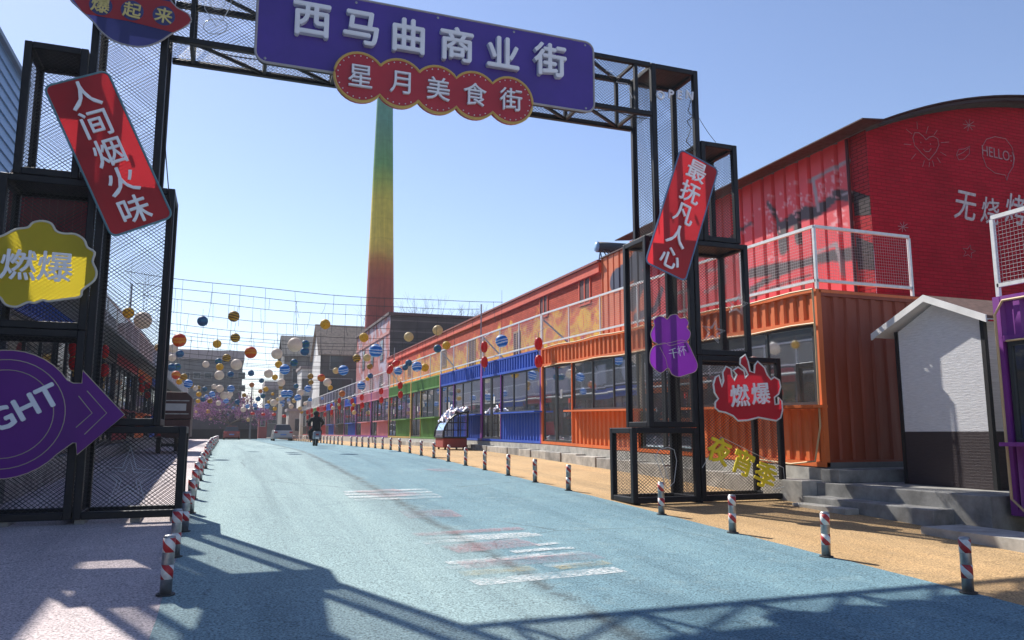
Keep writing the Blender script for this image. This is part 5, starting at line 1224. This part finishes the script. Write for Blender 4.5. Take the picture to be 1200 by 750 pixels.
MB().add([(cx_-w2, cy_-l2+.05, cz_+.52), (cx_+w2, cy_-l2+.05, cz_+.52), (cx_+w2, cy_-l2+.05, cz_+1.48), (cx_, cy_-l2+.05, cz_+1.3), (cx_-w2+.1, cy_-l2+.05, cz_+.95)], [(0, 1, 2, 3, 4)]).build('side_glass', MATS['cart_glass'], ct)
MB().box(cx_+w2-.05, cx_+w2+.05, cy_-l2, cy_+l2, cz_+1.47, cz_+1.54).build('top_bar', CBK, ct)
for sx in (-1, 1):
    for sy in (-1, 1): MB().tube([(cx_+sx*.38-.03, cy_+sy*.5, cz_+.055), (cx_+sx*.38+.03, cy_+sy*.5, cz_+.055)], .055, 10).build('castor', RUBBER, ct)
# crumpled striped sheet on the cart
m_, n, b_ = newmat('striped_sheet'); v = coords(n)
L(n, ramp(n, noise_tex(n, v, 4.2, 2, .4, 1.5), [(.32, (.60, .10, .10)), (.40, (.66, .64, .64)), (.50, (.7, .68, .68)), (.54, (.08, .2, .55)), (.62, (.66, .66, .66)), (.7, (.6, .16, .16))]), b_.inputs['Base Color']); b_.inputs['Roughness'].default_value = .35
sh2 = MB(); N = 26
for i in range(N):
    for j in range(N):
        u, w_ = i/(N-1), j/(N-1); t = .38+.75*u
        if t <= 1: x, z = carc(t)
        else: x, z = carc(1)[0]+(t-1)*1.6, carc(1)[1]-(t-1)*.5
        yy = cy_-.62+1.5*w_
        nn = noise.noise(Vector((u*4, w_*5, 2)))*.30+abs(noise.noise(Vector((u*6, w_*6, 7))))*.30
        sh2.v.append((x-.12*nn, yy+.1*noise.noise(Vector((u*5, w_*5, 9))), z+.05+nn*.9))
for i in range(N-1):
    for j in range(N-1): sh2.f.append((i*N+j, (i+1)*N+j, (i+1)*N+j+1, i*N+j+1))
tag(sh2.build('plastic_sheet', m_, None, True), 'crumpled white, blue and red plastic sheet draped over the food cart', 'sheet')

# ================================================================== SCOOTER AND RIDER (seen from behind)
D = 40.; q = atD(369.5, 522, D); sx_, sy_ = q.x, q.y; sz_ = g(sy_)+.004
sc = thing('scooter', 'dark electric scooter with grey tail box ridden up the blue road', 'scooter', (sx_, sy_, sz_))
SCB = mat('scooter_dark', (.03, .032, .038), .35); SCG = mat('scooter_grey', (.22, .25, .3), .4)
for dy, nm in ((-.45, 'wheel'), (.75, 'wheel')):
    w = MB().tube([(sx_-.05, sy_+dy, sz_+.22), (sx_+.05, sy_+dy, sz_+.22)], .22, 20).build(nm, RUBBER, sc, False, .02)
    MB().tube([(sx_-.054, sy_+dy, sz_+.22), (sx_+.054, sy_+dy, sz_+.22)], .12, 14).build('rim', GALV, w)
MB().hexa([(sx_-.2, sy_-.75, sz_+.40), (sx_+.2, sy_-.75, sz_+.40), (sx_+.15, sy_+.1, sz_+.34), (sx_-.15, sy_+.1, sz_+.34), (sx_-.19, sy_-.7, sz_+.74), (sx_+.19, sy_-.7, sz_+.74), (sx_+.14, sy_+.1, sz_+.72), (sx_-.14, sy_+.1, sz_+.72)]).build('tail_body', SCG, sc, bevel=.05)
MB().box(sx_-.13, sx_+.13, sy_-.62, sy_+.12, sz_+.722, sz_+.79).build('seat', RUBBER, sc, bevel=.03)
MB().box(sx_-.27, sx_+.27, sy_+.1, sy_+.55, sz_+.26, sz_+.32).build('footboard', SCB, sc, bevel=.02)
MB().hexa([(sx_-.2, sy_+.5, sz_+.3), (sx_+.2, sy_+.5, sz_+.3), (sx_+.1, sy_+.62, sz_+.3), (sx_-.1, sy_+.62, sz_+.3), (sx_-.2, sy_+.42, sz_+.95), (sx_+.2, sy_+.42, sz_+.95), (sx_+.1, sy_+.55, sz_+1.0), (sx_-.1, sy_+.55, sz_+1.0)]).build('leg_shield', SCB, sc, bevel=.04)
MB().tube([(sx_-.34, sy_+.34, sz_+1.02), (sx_-.12, sy_+.44, sz_+1.0), (sx_+.12, sy_+.44, sz_+1.0), (sx_+.34, sy_+.34, sz_+1.02)], .018, 7).build('handlebar', SCB, sc)
for sd in (-1, 1):
    MB().tube([(sx_+sd*.26, sy_+.4, sz_+1.02), (sx_+sd*.38, sy_+.42, sz_+1.22)], .008, 5).build('mirror_stem', SCB, sc)
    MB().tube([(sx_+sd*.39, sy_+.41, sz_+1.24), (sx_+sd*.39, sy_+.43, sz_+1.24)], .06, 12).build('mirror', SCB, sc)
MB().box(sx_-.07, sx_+.07, sy_-.775, sy_-.74, sz_+.55, sz_+.62).build('tail_light', MATS['tail_red'], sc)
MB().box(sx_-.09, sx_+.09, sy_-.76, sy_-.745, sz_+.36, sz_+.47).build('number_plate', WHITE, sc)
def skinned(name, verts, edges, rad, m, root=0, sub=2):
    me = bpy.data.meshes.new(name); me.from_pydata([tuple(v) for v in verts], edges, []); o = bpy.data.objects.new(name, me); COL.objects.link(o)
    k = o.modifiers.new('skin', 'SKIN'); k.use_smooth_shade = True
    for i, r in enumerate(rad): me.skin_vertices[0].data[i].radius = r if isinstance(r, tuple) else (r, r)
    for i in range(len(verts)): me.skin_vertices[0].data[i].use_root = (i == root)
    sbd = o.modifiers.new('sub', 'SUBSURF'); sbd.levels = sub; sbd.render_levels = sub
    dg = bpy.context.evaluated_depsgraph_get(); dg.update(); em = bpy.data.meshes.new_from_object(o.evaluated_get(dg)); bpy.data.objects.remove(o)
    em.materials.clear(); em.materials.append(m); em.shade_smooth(); return em
pe = thing('person', 'person in dark hooded jacket riding the scooter, seen from behind', 'person', (sx_, sy_, sz_))
def V(x, y, z): return Vector((sx_+x, sy_+y, sz_+z))
vs = [V(0, -.15, .86), V(0, -.13, 1.05), V(0, -.08, 1.24), V(0, -.03, 1.40), V(0, .0, 1.5), V(0, .03, 1.62),
      V(-.22, -.03, 1.37), V(-.37, .04, 1.15), V(-.30, .30, 1.06), V(.22, -.03, 1.37), V(.37, .04, 1.15), V(.30, .30, 1.06),
      V(-.11, -.1, .82), V(-.27, .3, .76), V(-.25, .22, .40), V(-.26, .36, .35), V(.11, -.1, .82), V(.27, .3, .76), V(.25, .22, .40), V(.26, .36, .35)]
ed = [(0, 1), (1, 2), (2, 3), (3, 4), (4, 5), (3, 6), (6, 7), (7, 8), (3, 9), (9, 10), (10, 11), (0, 12), (12, 13), (13, 14), (14, 15), (0, 16), (16, 17), (17, 18), (18, 19)]
rd = [.19, .21, .23, .19, .08, .1, .1, .075, .055, .1, .075, .055, .11, .085, .06, .05, .11, .085, .06, .05]
BODY = skinned('body', vs, ed, rd, mat('dark_cloth', (.014, .014, .018), .9, 0, .3, 8))
link('body', BODY, pe)
MB().lathe([(0, -.14), (.09, -.13), (.135, -.03), (.14, .05), (.10, .125), (.0, .15)], 16, V(0, .04, 1.64)).build('hood', mat('hood_cloth', (.012, .012, .015), .85), pe, True)
for sd in (-1, 1):
    hb = MB()
    hb.tube([V(sd*.30, .28, 1.06), V(sd*.31, .36, 1.03)], [.035, .04], 8)
    for k in range(4): hb.tube([V(sd*(.28+.022*k), .345, 1.055), V(sd*(.28+.022*k), .395, 1.05), V(sd*(.28+.022*k), .40, 1.01), V(sd*(.28+.022*k), .37, .99)], .0095, 6)
    hb.tube([V(sd*.275, .33, 1.03), V(sd*.268, .36, .995), V(sd*.272, .385, .99)], .010, 6)
    tag(hb.build('glove', mat('glove_black', (.02, .02, .02), .8), pe), kind='stuff')

# ================================================================== CARS
def car(px, py, D, label, col, face=1, L_=4.4, Wd=1.76, H=1.46, van=False):
    q = atD(px, py, D); gz = g(q.y)+.004; s = thing('parked_car', label, 'car', (q.x, q.y, gz)); m = mat('car_'+label[:6], col, .25, .1, .04, 2, spec=.6)
    X = lambda y: q.y+(y if face > 0 else -y)
    def loft(secs, name, mm, bev=.03):
        b = MB(); k = 0
        for y, w, z0, z1, w1 in secs: b.v += [(q.x-w, X(y), gz+z0), (q.x+w, X(y), gz+z0), (q.x+w1, X(y), gz+z1), (q.x-w1, X(y), gz+z1)]
        n_ = len(secs)
        for i in range(n_-1):
            for a in range(4): b.f.append((4*i+a, 4*i+(a+1) % 4, 4*(i+1)+(a+1) % 4, 4*(i+1)+a))
        b.f += [(3, 2, 1, 0), (4*n_-4, 4*n_-3, 4*n_-2, 4*n_-1)]; return b.build(name, mm, s, bevel=bev)
    h = Wd/2
    loft([(0, h*.88, .3, .78, h*.84), (.12, h*.97, .2, .92, h*.92), (.9, h, .18, .95, h*.95), (3.2, h, .18, .93, h*.95), (4.1, h*.95, .2, .78, h*.88), (L_, h*.82, .28, .62, h*.76)], 'body', m)
    y0 = .18 if not van else .1
    loft([(y0, h*.86, .93, .95, h*.84), (y0+.55, h*.88, .94, H-.04, h*.66), (y0+1.2, h*.9, .94, H, h*.68), (2.3, h*.9, .94, H-.03, h*.68), (3.15, h*.9, .92, .95, h*.86)], 'cabin', mat('car_glass', (.03, .035, .04), .08, 0, .05))
    loft([(y0+.6, h*.62, H-.01, H+.015, h*.6), (y0+1.2, h*.66, H, H+.03, h*.62), (2.25, h*.64, H-.02, H+.01, h*.6)], 'roof', m, .01)
    for sd in (-1, 1):
        for wy in (.85, 3.45):
            w = MB().tube([(q.x+sd*(h-.2), X(wy), gz+.31), (q.x+sd*(h+.005), X(wy), gz+.31)], .31, 18).build('tyre', RUBBER, s, bevel=.02)
            MB().tube([(q.x+sd*(h-.15), X(wy), gz+.31), (q.x+sd*(h+.012), X(wy), gz+.31)], .19, 14).build('rim', GALV, w)
        bx0, bx1 = sorted((q.x+sd*h*.58, q.x+sd*h*.9)); ya_, yb_ = sorted((X(-.03), X(.1)))
        MB().box(bx0, bx1, ya_, yb_, gz+.68, gz+.84).build('tail_light' if face > 0 else 'headlight', MATS['tail_red'] if face > 0 else WHITE, s, bevel=.02)
    ya_, yb_ = sorted((X(-.035), X(.05)))
    MB().box(q.x-.26, q.x+.26, ya_, yb_, gz+.5, gz+.62).build('number_plate', mat('plate_blue', (.1, .2, .5), .4), s)
    ya_, yb_ = sorted((X(-.06), X(.12))); MB().box(q.x-h*.9, q.x+h*.9, ya_, yb_, gz+.28, gz+.44).build('bumper', m, s, bevel=.04)
    return s
car(271.5, 509.5, 85, 'dark red car parked in front of the blossom tree at the street end', (.22, .02, .025))
car(332, 513, 70, 'white parked car beside the far right-hand bollards', (.40, .40, .41))
# lamp posts at the street end
for x, D, top, lb in ((293, 90, 452, 'thin grey utility pole at the street end above the red car'), (330, 120, 440, 'thin pale utility pole among the far houses')):
    a = atD(x, 505, D); tag(MB().tube([(a.x, a.y, g(a.y)-.1), (a.x, a.y, atD(x, top, D).z)], [.11, .07], 8).build('utility_pole', mat('pole_grey', (.2, .2, .2), .8)), lb, 'pole')

# ================================================================== THIN HAZE
hz = MB().box(-910, 910, -64, 1510, -3.4, 47).build('haze', None)
tag(hz, kind='stuff')
hm = bpy.data.materials.new('haze_air'); hm.use_nodes = True; hn = hm.node_tree; hn.nodes.clear()
pv = hn.nodes.new('ShaderNodeVolumePrincipled'); pv.inputs['Color'].default_value = (.86, .92, 1, 1); pv.inputs['Density'].default_value = .0004; pv.inputs['Anisotropy'].default_value = .2
ho = hn.nodes.new('ShaderNodeOutputMaterial'); hn.links.new(pv.outputs[0], ho.inputs['Volume'])
hz.data.materials.append(hm)
